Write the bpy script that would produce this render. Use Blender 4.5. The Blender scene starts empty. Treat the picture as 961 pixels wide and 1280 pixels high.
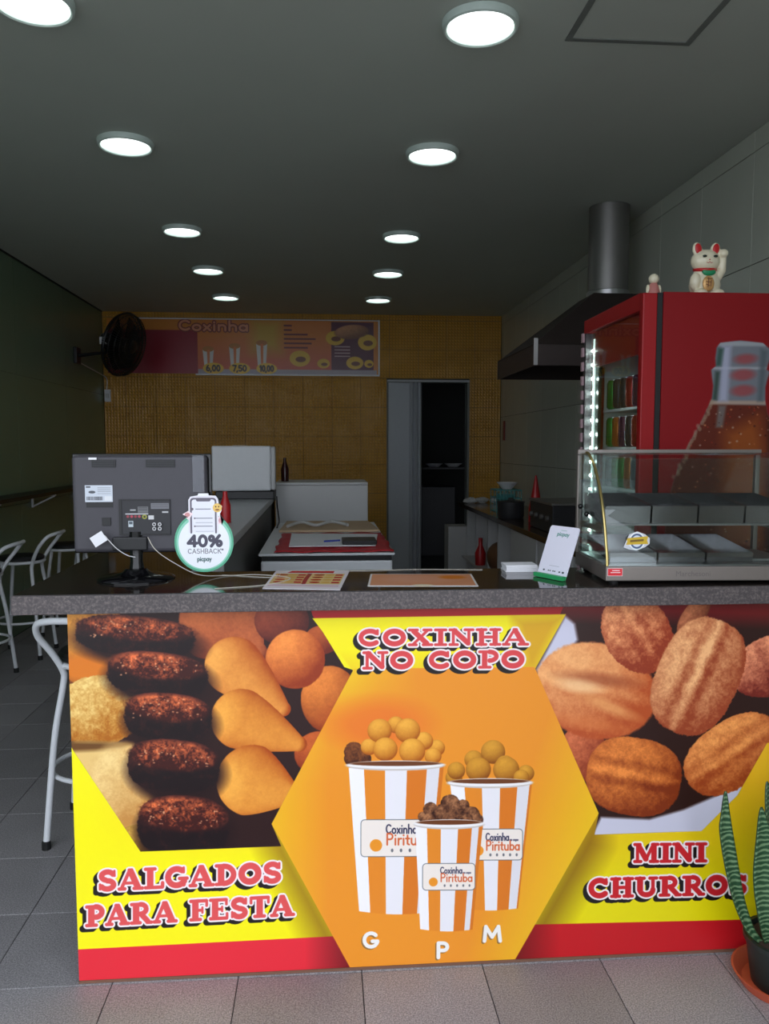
import bpy, bmesh, math, random
import numpy as np
from mathutils import Vector, Matrix
random.seed(7); RNG = np.random.default_rng(11)
PI = math.pi
SC = bpy.context.scene
COL = SC.collection
def lin(c):
    c = c/255.0
    return c/12.92 if c <= 0.04045 else ((c+0.055)/1.055)**2.4
def rgb(r, g, b): return (lin(r), lin(g), lin(b), 1.0)

# ------------------------------------------------------------------ camera, sky, exposure
FPX = 1000.0
cam = bpy.data.cameras.new('camera'); camo = bpy.data.objects.new('camera', cam); COL.objects.link(camo)
cam.sensor_fit = 'VERTICAL'; cam.sensor_height = 36.0; cam.lens = 36.0*FPX/1280.0
cam.clip_start = 0.05; cam.clip_end = 200
th = math.atan(0.076); ph = math.atan(0.082*math.cos(th))
camo.location = (0, 0, 1.5); camo.rotation_euler = (PI/2-ph, 0, -th)
SC.camera = camo
SC.view_settings.view_transform = 'Standard'; SC.view_settings.look = 'None'
SC.view_settings.gamma = 1.0; SC.view_settings.use_curve_mapping = False
SC.view_settings.exposure = 0.0
SKY_STRENGTH = 2.75
world = bpy.data.worlds.new('sky'); SC.world = world; world.use_nodes = True
wn = world.node_tree.nodes; wl = world.node_tree.links
bg = wn['Background']
tc = wn.new('ShaderNodeTexCoord'); sx = wn.new('ShaderNodeSeparateXYZ'); rp = wn.new('ShaderNodeValToRGB')
wl.new(tc.outputs['Generated'], sx.inputs[0]); wl.new(sx.outputs['Z'], rp.inputs[0]); wl.new(rp.outputs[0], bg.inputs[0])
rp.color_ramp.elements[0].position = 0.0; rp.color_ramp.elements[0].color = (0.80, 0.86, 0.95, 1)
rp.color_ramp.elements[1].position = 0.9; rp.color_ramp.elements[1].color = (0.86, 0.93, 1.05, 1)
bg.inputs[1].default_value = SKY_STRENGTH
LAMP_POWER = 3.4

# ------------------------------------------------------------------ helpers: materials
def _b(m): return m.node_tree.nodes['Principled BSDF']
def mat(name, col, rough=0.5, metal=0.0, var=0.08, scale=30.0, bump=0.0, bscale=200.0, emit=None, estr=0.0, spec=0.5, coat=0.0):
    m = bpy.data.materials.new(name); m.use_nodes = True
    N = m.node_tree.nodes; L = m.node_tree.links; b = _b(m)
    b.inputs['Roughness'].default_value = rough; b.inputs['Metallic'].default_value = metal
    b.inputs['Specular IOR Level'].default_value = spec; b.inputs['Coat Weight'].default_value = coat
    t = N.new('ShaderNodeTexCoord'); n = N.new('ShaderNodeTexNoise'); n.inputs['Scale'].default_value = scale; n.inputs['Detail'].default_value = 4
    L.new(t.outputs['Object'], n.inputs['Vector'])
    mx = N.new('ShaderNodeMix'); mx.data_type = 'RGBA'
    mx.inputs[6].default_value = tuple(c*(1-var) for c in col[:3])+(1,)
    mx.inputs[7].default_value = tuple(min(1, c*(1+var)) for c in col[:3])+(1,)
    L.new(n.outputs['Fac'], mx.inputs[0]); L.new(mx.outputs[2], b.inputs['Base Color'])
    if bump:
        n2 = N.new('ShaderNodeTexNoise'); n2.inputs['Scale'].default_value = bscale; n2.inputs['Detail'].default_value = 3
        L.new(t.outputs['Object'], n2.inputs['Vector'])
        bp = N.new('ShaderNodeBump'); bp.inputs['Strength'].default_value = bump; bp.inputs['Distance'].default_value = 0.002
        L.new(n2.outputs['Fac'], bp.inputs['Height']); L.new(bp.outputs[0], b.inputs['Normal'])
    if emit is not None:
        b.inputs['Emission Color'].default_value = emit; b.inputs['Emission Strength'].default_value = estr
    return m
def speckle(name, base, spots, scale, thr=0.62, rough=0.2, var_rough=0.0, spec=0.5, bump=0.0):
    m = bpy.data.materials.new(name); m.use_nodes = True
    N = m.node_tree.nodes; L = m.node_tree.links; b = _b(m)
    b.inputs['Roughness'].default_value = rough; b.inputs['Specular IOR Level'].default_value = spec
    g = N.new('ShaderNodeNewGeometry')
    n = N.new('ShaderNodeTexNoise'); n.inputs['Scale'].default_value = scale; n.inputs['Detail'].default_value = 5; n.inputs['Roughness'].default_value = 0.7
    L.new(g.outputs['Position'], n.inputs['Vector'])
    r = N.new('ShaderNodeValToRGB'); L.new(n.outputs['Fac'], r.inputs[0])
    r.color_ramp.elements[0].position = thr-0.14; r.color_ramp.elements[0].color = base
    r.color_ramp.elements[1].position = thr+0.06; r.color_ramp.elements[1].color = spots
    L.new(r.outputs[0], b.inputs['Base Color'])
    if bump:
        bp = N.new('ShaderNodeBump'); bp.inputs['Strength'].default_value = bump; bp.inputs['Distance'].default_value = 0.002
        L.new(n.outputs['Fac'], bp.inputs['Height']); L.new(bp.outputs[0], b.inputs['Normal'])
    return m
def glass(name, tint=(0.93, 0.97, 0.95, 1), refl=1.0, rough=0.0, haze=0.0):
    m = bpy.data.materials.new(name); m.use_nodes = True
    N = m.node_tree.nodes; L = m.node_tree.links; N.remove(_b(m)); out = N['Material Output']
    tr = N.new('ShaderNodeBsdfTransparent'); tr.inputs[0].default_value = tint
    gl = N.new('ShaderNodeBsdfGlossy'); gl.inputs['Roughness'].default_value = rough
    fr = N.new('ShaderNodeFresnel'); g_ = N.new('ShaderNodeNewGeometry'); ir = N.new('ShaderNodeMapRange'); ir.inputs[3].default_value = 1.45; ir.inputs[4].default_value = 1/1.45   # same air-to-glass angle on both faces of a pane
    L.new(g_.outputs['Backfacing'], ir.inputs[0]); L.new(ir.outputs[0], fr.inputs[0])
    ml = N.new('ShaderNodeMath'); ml.operation = 'MULTIPLY'; ml.inputs[1].default_value = refl
    mx = N.new('ShaderNodeMixShader'); L.new(fr.outputs[0], ml.inputs[0]); L.new(ml.outputs[0], mx.inputs[0])
    L.new(tr.outputs[0], mx.inputs[1]); L.new(gl.outputs[0], mx.inputs[2])
    if haze:
        df = N.new('ShaderNodeBsdfDiffuse'); df.inputs[0].default_value = (0.6, 0.62, 0.65, 1)
        m2 = N.new('ShaderNodeMixShader'); m2.inputs[0].default_value = haze
        L.new(mx.outputs[0], m2.inputs[1]); L.new(df.outputs[0], m2.inputs[2]); L.new(m2.outputs[0], out.inputs[0])
    else: L.new(mx.outputs[0], out.inputs[0])
    return m

# ------------------------------------------------------------------ helpers: geometry
class MB:
    def __init__(s): s.v = []; s.f = []; s.uv = None
    def add(s, vs, fs):
        k = len(s.v); s.v += [tuple(v) for v in vs]; s.f += [tuple(i+k for i in f) for f in fs]; return s
    def box(s, x0, x1, y0, y1, z0, z1):
        v = [(x, y, z) for z in (z0, z1) for y in (y0, y1) for x in (x0, x1)]
        return s.add(v, [(0, 2, 3, 1), (4, 5, 7, 6), (0, 1, 5, 4), (2, 6, 7, 3), (0, 4, 6, 2), (1, 3, 7, 5)])
    def tube(s, pts, r, n=8, closed=False, cap=True):
        P = [Vector(p) for p in pts]; m = len(P); rings = []; up = None
        R = r if hasattr(r, '__len__') else [r]*m
        for i, p in enumerate(P):
            if closed: t = (P[(i+1) % m]-P[i-1]).normalized()
            else: t = (P[min(i+1, m-1)]-P[max(i-1, 0)]).normalized()
            if up is None:
                up = Vector((0, 0, 1)) if abs(t.z) < 0.9 else Vector((1, 0, 0))
            a = (up - t*up.dot(t)).normalized(); up = a; b = t.cross(a)
            rings.append([p + (a*math.cos(2*PI*k/n)+b*math.sin(2*PI*k/n))*R[i] for k in range(n)])
        vs = [v for rg in rings for v in rg]; fs = []
        for i in range(m if closed else m-1):
            j = (i+1) % m
            for k in range(n): fs.append((i*n+k, i*n+(k+1) % n, j*n+(k+1) % n, j*n+k))
        if cap and not closed: fs += [tuple(reversed(range(n))), tuple((m-1)*n+k for k in range(n))]
        return s.add(vs, fs)
    def lathe(s, prof, c=(0, 0, 0), n=24, axis='z', caps=True):
        vs = []; fs = []; m = len(prof)
        for r, z in prof:
            for k in range(n):
                a = 2*PI*k/n; x, y = r*math.cos(a), r*math.sin(a)
                p = (x, y, z) if axis == 'z' else ((z, x, y) if axis == 'x' else (y, z, x))
                vs.append((c[0]+p[0], c[1]+p[1], c[2]+p[2]))
        for i in range(m-1):
            for k in range(n): fs.append((i*n+k, i*n+(k+1) % n, (i+1)*n+(k+1) % n, (i+1)*n+k))
        if caps and prof[0][0] > 1e-6: fs.append(tuple(reversed(range(n))))
        if caps and prof[-1][0] > 1e-6: fs.append(tuple((m-1)*n+k for k in range(n)))
        return s.add(vs, fs)
    def prism(s, pts, a, b, axis='y'):
        n = len(pts)
        def P(p, d): return {'y': (p[0], d, p[1]), 'x': (d, p[0], p[1]), 'z': (p[0], p[1], d)}[axis]
        vs = [P(p, a) for p in pts]+[P(p, b) for p in pts]
        fs = [tuple(range(n)), tuple(reversed(range(n, 2*n)))]+[(i, i+n, (i+1) % n+n, (i+1) % n) for i in range(n)]
        return s.add(vs, fs)
    def ell(s, c, r, n=16, m=10, rot=None):
        vs = []; fs = []
        for i in range(m+1):
            t = PI*i/m
            for k in range(n):
                a = 2*PI*k/n; p = Vector((math.sin(t)*math.cos(a)*r[0], math.sin(t)*math.sin(a)*r[1], math.cos(t)*r[2]))
                if rot is not None: p = rot @ p
                vs.append(Vector(c)+p)
        for i in range(m):
            for k in range(n): fs.append((i*n+k, (i+1)*n+k, (i+1)*n+(k+1) % n, i*n+(k+1) % n))
        return s.add(vs, fs)
    def xf(s, M): s.v = [tuple(M @ Vector(v)) for v in s.v]; return s
ORG = {}
def mesh_of(name, mb, material, origin, smooth=False):
    me = bpy.data.meshes.new(name)
    me.from_pydata([(v[0]-origin[0], v[1]-origin[1], v[2]-origin[2]) for v in mb.v], [], mb.f)
    bm = bmesh.new(); bm.from_mesh(me); bmesh.ops.remove_doubles(bm, verts=bm.verts, dist=1e-6)
    bmesh.ops.recalc_face_normals(bm, faces=bm.faces); bm.to_mesh(me); bm.free()
    if smooth:
        for p in me.polygons: p.use_smooth = True
    if material: me.materials.append(material)
    me.update(); return me
def tag(o, label=None, cat=None, group=None, kind=None):
    if label: o['label'] = label
    if cat: o['category'] = cat
    if group: o['group'] = group
    if kind: o['kind'] = kind
    return o
PRE = [None]
def ob(name, mb, material, parent=None, bevel=0.0, smooth=False, label=None, cat=None, group=None, kind=None, seg=2, origin=None):
    """one mesh object; coordinates given in the place's metres, origin put at the base of the shape"""
    if PRE[0] is not None: mb.xf(PRE[0])
    V = np.array(mb.v)
    if origin is None:
        lo, hi = V.min(0), V.max(0); origin = ((lo[0]+hi[0])/2, (lo[1]+hi[1])/2, lo[2])
    o = bpy.data.objects.new(name, mesh_of(name, mb, material, origin, smooth)); COL.objects.link(o)
    po = (0, 0, 0)
    if parent is not None: o.parent = parent; po = ORG[parent.name]
    o.location = tuple(origin[i]-po[i] for i in range(3)); ORG[o.name] = tuple(origin)
    if bevel:
        md = o.modifiers.new('bevel', 'BEVEL'); md.width = bevel; md.segments = seg; md.limit_method = 'ANGLE'
    if smooth == 'angle' or (smooth and smooth != 'all'):
        md = o.modifiers.new('edges', 'EDGE_SPLIT'); md.split_angle = math.radians(40)
    return tag(o, label, cat, group, kind)
def thing(name, label, cat, loc=(0, 0, 0), group=None):
    o = bpy.data.objects.new(name, None); COL.objects.link(o); o.location = loc; o.empty_display_size = 0.05
    ORG[o.name] = tuple(loc); return tag(o, label, cat, group)
def struct(name, mb, m, parent=None, **k): return ob(name, mb, m, parent, kind='structure', **k)
def copy_tree(o, parent=None):
    c = o.copy(); COL.objects.link(c)
    if parent: c.parent = parent
    for ch in [x for x in o.children]: copy_tree(ch, c)
    return c
def smooth_path(pts, n=6, closed=False):
    P = [Vector(p) for p in pts]; out = []; m = len(P)
    rng = range(m) if closed else range(m-1)
    for i in rng:
        p0 = P[(i-1) % m] if closed or i > 0 else P[0]; p1 = P[i]; p2 = P[(i+1) % m]; p3 = P[(i+2) % m] if closed or i < m-2 else P[-1]
        for k in range(n):
            t = k/n
            out.append(0.5*((2*p1)+(-p0+p2)*t+(2*p0-5*p1+4*p2-p3)*t*t+(-p0+3*p1-3*p2+p3)*t**3))
    if not closed: out.append(P[-1])
    return out

# ------------------------------------------------------------------ helpers: painting flat print (numpy, drawn by this script)
def _noise(h, w, cell):
    gh, gw = int(h/cell)+3, int(w/cell)+3
    g = RNG.random((gh, gw)).astype(np.float32)
    y = np.arange(h)/cell; x = np.arange(w)/cell
    yi = y.astype(int); xi = x.astype(int); fy = (y-yi)[:, None]; fx = (x-xi)[None, :]
    fy = fy*fy*(3-2*fy); fx = fx*fx*(3-2*fx)
    a = g[yi][:, xi]; b = g[yi][:, xi+1]; c = g[yi+1][:, xi]; d = g[yi+1][:, xi+1]
    return (a*(1-fx)+b*fx)*(1-fy)+(c*(1-fx)+d*fx)*fy
def arc(cx, cy, rx, ry, a0, a1, r, n=12):
    p = [(cx+rx*math.cos(math.radians(a0+(a1-a0)*i/n)), cy+ry*math.sin(math.radians(a0+(a1-a0)*i/n))) for i in range(n+1)]
    return [(p[i][0], p[i][1], p[i+1][0], p[i+1][1], r) for i in range(n)]
def _l(*a): return [a]
S_ = lambda x0, x1, y: [(x0, y, x1, y, .07)]
SLAB = {   # letter: (advance, strokes); height 1, y up
 'I': (.56, _l(.28, .14, .28, .86, .13)+S_(.08, .48, .07)+S_(.08, .48, .93)),
 'L': (.86, _l(.27, .14, .27, .86, .13)+S_(.08, .46, .93)+S_(.08, .76, .07)+_l(.77, .1, .77, .27, .07)),
 'P': (.86, _l(.27, .14, .27, .86, .13)+S_(.08, .48, .07)+S_(.08, .5, .93)+arc(.46, .68, .26, .24, -90, 90, .11)),
 'R': (.98, _l(.27, .14, .27, .86, .13)+S_(.08, .44, .07)+S_(.08, .5, .93)+arc(.46, .70, .24, .22, -90, 90, .1)+_l(.5, .45, .76, .13, .11)+S_(.74, .92, .07)),
 'A': (1.04, _l(.15, .1, .47, .9, .07)+_l(.52, .86, .80, .14, .13)+_l(.3, .33, .68, .33, .06)+S_(.06, .28, .07)+S_(.66, .99, .07)+_l(.46, .93, .56, .93, .07)),
 'D': (.95, _l(.27, .14, .27, .86, .13)+S_(.08, .4, .07)+S_(.08, .4, .93)+arc(.38, .5, .40, .40, -90, 90, .11)),
 'O': (.98, arc(.49, .5, .34, .37, 0, 360, .13, 24)),
 'C': (.92, arc(.49, .5, .35, .38, 48, 312, .12, 20)+_l(.77, .70, .77, .92, .06)),
 'G': (.97, arc(.48, .5, .35, .38, 52, 330, .12, 20)+_l(.76, .72, .76, .92, .055)+_l(.76, .15, .76, .4, .09)+S_(.6, .9, .43)),
 'S': (.84, arc(.42, .70, .24, .19, 25, 250, .11)+arc(.42, .29, .25, .19, 90, -155, .11)+_l(.70, .70, .70, .92, .05)+_l(.12, .1, .12, .32, .05)),
 'N': (1.02, _l(.2, .1, .2, .9, .075)+_l(.24, .88, .76, .16, .13)+_l(.79, .1, .79, .9, .075)+S_(.07, .3, .93)+S_(.07, .36, .07)+S_(.64, .95, .93)),
 'H': (1.02, _l(.25, .12, .25, .88, .13)+_l(.77, .12, .77, .88, .13)+_l(.3, .5, .7, .5, .075)+S_(.08, .42, .07)+S_(.08, .42, .93)+S_(.6, .95, .07)+S_(.6, .95, .93)),
 'M': (1.16, _l(.19, .1, .19, .9, .07)+_l(.24, .86, .56, .2, .12)+_l(.58, .2, .86, .88, .07)+_l(.92, .12, .92, .88, .12)+S_(.07, .3, .93)+S_(.07, .34, .07)+S_(.76, 1.09, .07)+S_(.85, 1.09, .93)),
 'U': (1.02, _l(.25, .36, .25, .88, .13)+_l(.79, .36, .79, .9, .075)+arc(.52, .36, .27, .25, 180, 360, .11)+S_(.08, .42, .93)+S_(.66, .94, .93)),
 'E': (.88, _l(.27, .14, .27, .86, .13)+S_(.08, .76, .07)+S_(.08, .74, .93)+_l(.3, .5, .56, .5, .06)+_l(.78, .1, .78, .28, .055)+_l(.75, .72, .75, .92, .055)+_l(.57, .4, .57, .6, .045)),
 'F': (.84, _l(.27, .14, .27, .86, .13)+S_(.08, .48, .07)+S_(.08, .74, .93)+_l(.3, .5, .56, .5, .06)+_l(.75, .7, .75, .92, .055)+_l(.57, .38, .57, .62, .045)),
 'T': (.90, _l(.45, .14, .45, .86, .13)+S_(.25, .65, .07)+S_(.09, .81, .93)+_l(.08, .7, .08, .92, .055)+_l(.82, .7, .82, .92, .055)),
 'X': (.98, _l(.24, .86, .74, .14, .13)+_l(.76, .9, .22, .1, .07)+S_(.07, .38, .93)+S_(.62, .9, .93)+S_(.07, .34, .07)+S_(.6, .93, .07)),
 ' ': (.5, []) }
q = 0.0   # monoline letters: radius 0 strokes, weight given when drawn
SANS = {
 'C': (.78, arc(.42, .5, .32, .42, 45, 315, q, 16)), 'o': (.62, arc(.3, .3, .22, .25, 0, 360, q, 16)),
 'x': (.56, _l(.1, .05, .46, .55, q)+_l(.46, .05, .1, .55, q)), 'i': (.28, _l(.14, .05, .14, .55, q)+_l(.14, .8, .14, .82, q)),
 'n': (.62, _l(.12, .05, .12, .55, q)+arc(.31, .35, .19, .2, 180, 0, q)+_l(.5, .35, .5, .05, q)),
 'h': (.62, _l(.12, .05, .12, .95, q)+arc(.31, .35, .19, .2, 180, 0, q)+_l(.5, .35, .5, .05, q)),
 'a': (.62, arc(.3, .3, .21, .25, 0, 360, q, 14)+_l(.52, .55, .52, .05, q)), 'b': (.64, arc(.34, .3, .21, .25, 0, 360, q, 14)+_l(.12, .95, .12, .05, q)),
 'p': (.64, arc(.34, .3, .21, .25, 0, 360, q, 14)+_l(.12, .55, .12, -.25, q)), 'y': (.6, _l(.1, .55, .3, .08, q)+_l(.5, .55, .2, -.22, q)),
 'c': (.56, arc(.31, .3, .21, .25, 45, 315, q)), 'r': (.42, _l(.12, .05, .12, .55, q)+arc(.32, .33, .2, .22, 180, 75, q)),
 't': (.42, _l(.2, .8, .2, .15, q)+_l(.06, .55, .36, .55, q)+_l(.2, .12, .34, .06, q)), 'u': (.62, _l(.12, .55, .12, .25, q)+arc(.31, .25, .19, .2, 180, 360, q)+_l(.5, .55, .5, .05, q)),
 'P': (.70, _l(.14, .05, .14, .95, q)+_l(.14, .95, .38, .95, q)+arc(.38, .72, .22, .23, 90, -90, q)+_l(.38, .49, .14, .49, q)),
 'G': (.82, arc(.43, .5, .32, .43, 45, 345, q, 16)+_l(.74, .42, .5, .42, q)), 'M': (.95, _l(.12, .05, .18, .95, q)+_l(.18, .95, .47, .3, q)+_l(.47, .3, .76, .95, q)+_l(.76, .95, .84, .05, q)),
 'A': (.78, _l(.08, .05, .39, .95, q)+_l(.39, .95, .7, .05, q)+_l(.2, .35, .58, .35, q)), 'S': (.66, arc(.33, .72, .22, .21, 30, 270, q)+arc(.33, .28, .23, .23, 90, -150, q)),
 'H': (.78, _l(.13, .05, .13, .95, q)+_l(.65, .05, .65, .95, q)+_l(.13, .5, .65, .5, q)), 'B': (.7, _l(.13, .05, .13, .95, q)+arc(.36, .73, .2, .22, 90, -90, q)+arc(.38, .28, .23, .23, 90, -90, q)+_l(.13, .95, .36, .95, q)+_l(.13, .5, .38, .5, q)+_l(.13, .05, .38, .05, q)),
 'K': (.7, _l(.13, .05, .13, .95, q)+_l(.62, .95, .15, .45, q)+_l(.28, .58, .64, .05, q)), '*': (.4, _l(.2, .65, .2, .95, q)+_l(.06, .72, .34, .88, q)+_l(.34, .72, .06, .88, q)),
 '4': (.72, _l(.5, .05, .5, .95, q)+_l(.5, .95, .08, .3, q)+_l(.08, .3, .66, .3, q)), '0': (.72, arc(.36, .5, .24, .45, 0, 360, q, 18)),
 '%': (1.0, arc(.24, .72, .14, .21, 0, 360, q)+arc(.76, .27, .14, .21, 0, 360, q)+_l(.22, .03, .78, .97, q)), '6': (.68, arc(.34, .3, .22, .25, 0, 360, q)+arc(.5, .4, .38, .55, 180, 110, q)),
 '7': (.62, _l(.08, .95, .56, .95, q)+_l(.56, .95, .24, .05, q)), '5': (.66, _l(.55, .95, .16, .95, q)+_l(.16, .95, .13, .55, q)+arc(.32, .32, .24, .27, 120, -140, q)),
 '1': (.45, _l(.1, .75, .28, .95, q)+_l(.28, .95, .28, .05, q)), ',': (.28, _l(.14, .05, .08, -.15, q)), ' ': (.35, []), '-': (.45, _l(.08, .4, .36, .4, q)) }
class Canvas:
    """colour picture in 'artwork units' (y down); T maps artwork units to metres on the print (x right, z up)"""
    def __init__(s, x0, x1, z0, z1, res, T=None, base=(255, 255, 255)):
        s.x0, s.x1, s.z0, s.z1 = x0, x1, z0, z1
        s.w = int((x1-x0)*res); s.h = int((z1-z0)*res); s.res = res
        s.T = np.eye(3) if T is None else np.array(T, float); s.I = np.linalg.inv(s.T)
        X = x0+(np.arange(s.w)+.5)/res; Z = z1-(np.arange(s.h)+.5)/res
        X, Z = np.meshgrid(X, Z); d = s.I[2, 0]*X+s.I[2, 1]*Z+s.I[2, 2]
        s.X = ((s.I[0, 0]*X+s.I[0, 1]*Z+s.I[0, 2])/d).astype(np.float32); s.Y = ((s.I[1, 0]*X+s.I[1, 1]*Z+s.I[1, 2])/d).astype(np.float32)
        s.img = np.empty((s.h, s.w, 3), np.float32); s.img[:] = base
        s.px = float(abs(s.X[0, -1]-s.X[0, 0]))/s.w
        s.n1 = _noise(s.h, s.w, 3)*.5+_noise(s.h, s.w, 7)*.5; s.n2 = _noise(s.h, s.w, 16)*.6+_noise(s.h, s.w, 40)*.4
    def sl(s, xa, ya, xb, yb):
        P = np.array([[x, y, 1] for x in (xa, xb) for y in (ya, yb)]).T; Q = s.T @ P; Q = Q[:2]/Q[2]
        c0 = int(max(0, (Q[0].min()-s.x0)*s.res-2)); c1 = int(min(s.w, (Q[0].max()-s.x0)*s.res+2))
        r0 = int(max(0, (s.z1-Q[1].max())*s.res-2)); r1 = int(min(s.h, (s.z1-Q[1].min())*s.res+2))
        if c1 <= c0 or r1 <= r0: return None
        return (slice(r0, r1), slice(c0, c1))
    def put(s, k, a, col):
        a = np.clip(a, 0, 1)[..., None]; s.img[k] = s.img[k]*(1-a)+np.asarray(col, np.float32)*a
    def pmask(s, k, pts):
        X, Y = s.X[k], s.Y[k]; d = np.full(X.shape, 1e9, np.float32); ins = np.zeros(X.shape, bool); n = len(pts)
        for i in range(n):
            ax, ay = pts[i]; bx, by = pts[(i+1) % n]; ex, ey = bx-ax, by-ay; L = ex*ex+ey*ey+1e-9
            t = np.clip(((X-ax)*ex+(Y-ay)*ey)/L, 0, 1); d = np.minimum(d, np.hypot(X-ax-t*ex, Y-ay-t*ey))
            c = ((ay > Y) != (by > Y)) & (X < (bx-ax)*(Y-ay)/((by-ay) if by != ay else 1e-9)+ax); ins ^= c
        return np.where(ins, -d, d)
    def poly(s, pts, col, soft=None, alpha=1.0, clip=None):
        sf = soft or s.px; P = np.array(pts); k = s.sl(P[:, 0].min()-sf, P[:, 1].min()-sf, P[:, 0].max()+sf, P[:, 1].max()+sf)
        if k is None: return
        a = np.clip(.5-s.pmask(k, pts)/sf, 0, 1)*alpha
        if clip is not None: a = a*np.clip(.5-s.pmask(k, clip)/s.px, 0, 1)
        if callable(col): col = col(s.X[k], s.Y[k])
        s.put(k, a, col)
    def rrect(s, x0, y0, x1, y1, r, col):
        pts = []
        for cx, cy, a0 in ((x1-r, y0+r, -90), (x1-r, y1-r, 0), (x0+r, y1-r, 90), (x0+r, y0+r, 180)):
            for i in range(5):
                a = math.radians(a0+90*i/4); pts.append((cx+r*math.cos(a), cy+r*math.sin(a)))
        s.poly(pts, col)
    def ell(s, cx, cy, a, b, col, rot=0, soft=None, alpha=1.0, clip=None):
        m = max(a, b)*1.15+(soft or 0); k = s.sl(cx-m, cy-m, cx+m, cy+m)
        if k is None: return
        c, n = math.cos(math.radians(rot)), math.sin(math.radians(rot)); X, Y = s.X[k]-cx, s.Y[k]-cy
        d = np.hypot((X*c+Y*n)/a, (-X*n+Y*c)/b); al = np.clip((1-d)*min(a, b)/(soft or s.px)+.5, 0, 1)*alpha
        if clip is not None: al = al*np.clip(.5-s.pmask(k, clip)/s.px, 0, 1)
        s.put(k, al, col)
    def food(s, cx, cy, a, b, lo, hi, rot=0, crumb=.2, clip=None, groove=0, tip=None, L=(-.45, -.6, .66), edge=1.2, sup=2.0):
        m = max(a, b)*1.25; xa, ya, xb, yb = cx-m, cy-m, cx+m, cy+m
        if tip: xa, xb, ya, yb = min(xa, tip[0]-m*.5), max(xb, tip[0]+m*.5), min(ya, tip[1]-m*.5), max(yb, tip[1]+m*.5)
        k = s.sl(xa, ya, xb, yb)
        if k is None: return
        X, Y = s.X[k]-cx, s.Y[k]-cy; n1, n2 = s.n1[k], s.n2[k]
        if tip:
            dx, dy = tip[0]-cx, tip[1]-cy; D = math.hypot(dx, dy); dx /= D; dy /= D
            t = X*dx+Y*dy; tt = np.clip(t/D, 0, 1); R = a*(1-tt**1.35*.74); px_, py_ = X-tt*D*dx, Y-tt*D*dy
            u, v = px_/R, py_/R; g = u*0
        else:
            c, n = math.cos(math.radians(rot)), math.sin(math.radians(rot)); u0, v0 = (X*c+Y*n)/a, (-X*n+Y*c)/b
            g = v0; u, v = u0*c-v0*n, u0*n+v0*c
            if sup != 2.0:
                rr = (np.abs(u0)**sup+np.abs(v0)**sup)**(1/sup); q0 = np.hypot(u0, v0)+1e-6; u, v = u*rr/q0, v*rr/q0
        d = np.hypot(u, v)+(n1-.5)*crumb*.12
        nz = np.sqrt(np.clip(1-np.minimum(d, 1)**2, 0, 1)); sh = np.clip(.12+.88*(u*L[0]+v*L[1]+nz*L[2]), 0, 1)
        sh = sh*(1-crumb*.35)+(n1-.5)*crumb*1.25+(n2-.5)*crumb*1.0
        if groove: sh = sh-groove*np.exp(-((g-.18)/.13)**2)*nz-groove*.8*np.exp(-((g+.3)/.12)**2)*nz+groove*.5*np.exp(-((g+.05)/.1)**2)
        sh = np.clip(sh, 0, 1)[..., None]
        col = np.asarray(lo)*(1-sh)+np.asarray(hi)*sh
        al = np.clip((1-d)*min(a, b)/edge+.5, 0, 1)
        if clip is not None: al = al*np.clip(.5-s.pmask(k, clip)/s.px, 0, 1)
        s.put(k, al, col)
    def text(s, string, x0, y0, x1, y1, h, col, font=SANS, wt=.08, layers=(), sy=0.0):
        """baseline from (x0,y0) to (x1,y1), height h; layers = (grow, dx, dy, colour) drawn below"""
        adv = sum(font[c][0] for c in string); W = math.hypot(x1-x0, y1-y0); ux, uy = (x1-x0)/W, (y1-y0)/W; kx = W/adv
        segs = []; pen = 0.0
        for c in string:
            a, st = font[c]
            for (ax, ay, bx, by, r) in st:
                f = lambda x, y: (x0+ux*(pen+x)*kx-uy*0+sy*y*h, y0+uy*(pen+x)*kx-y*h)
                segs.append((*f(ax, ay), *f(bx, by), (r if r else wt)*h*(1.15 if font is SLAB else 1)))
            pen += a
        gm = max([l[0] for l in layers]+[0])+6
        k = s.sl(x0-gm, min(y0, y1)-h*1.1-gm, x1+gm, max(y0, y1)+h*.3+gm)
        if k is None: return
        def sd(dx, dy):
            X, Y = s.X[k]-dx, s.Y[k]-dy; d = np.full(X.shape, 1e9, np.float32)
            for ax, ay, bx, by, r in segs:
                ex, ey = bx-ax, by-ay; LL = ex*ex+ey*ey+1e-9; t = np.clip(((X-ax)*ex+(Y-ay)*ey)/LL, 0, 1)
                d = np.minimum(d, np.hypot(X-ax-t*ex, Y-ay-t*ey)-r)
            return d
        for g, dx, dy, cc in layers: s.put(k, .5-(sd(dx, dy)-g)/s.px, cc)
        s.put(k, .5-sd(0, 0)/s.px, col)
    def material(s, name, rough=0.35, spec=0.5, coat=0.0):
        im = bpy.data.images.new(name+'_print', s.w, s.h, alpha=False)
        a = np.ones((s.h, s.w, 4), np.float32); a[..., :3] = np.clip(s.img[::-1], 0, 255)/255
        im.pixels.foreach_set(a.ravel()); im.update(); im.pack()
        m = bpy.data.materials.new(name); m.use_nodes = True; N = m.node_tree.nodes; L = m.node_tree.links; b = _b(m)
        t = N.new('ShaderNodeTexImage'); t.image = im; t.extension = 'EXTEND'; L.new(t.outputs[0], b.inputs['Base Color'])
        b.inputs['Roughness'].default_value = rough; b.inputs['Specular IOR Level'].default_value = spec; b.inputs['Coat Weight'].default_value = coat
        return m
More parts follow.
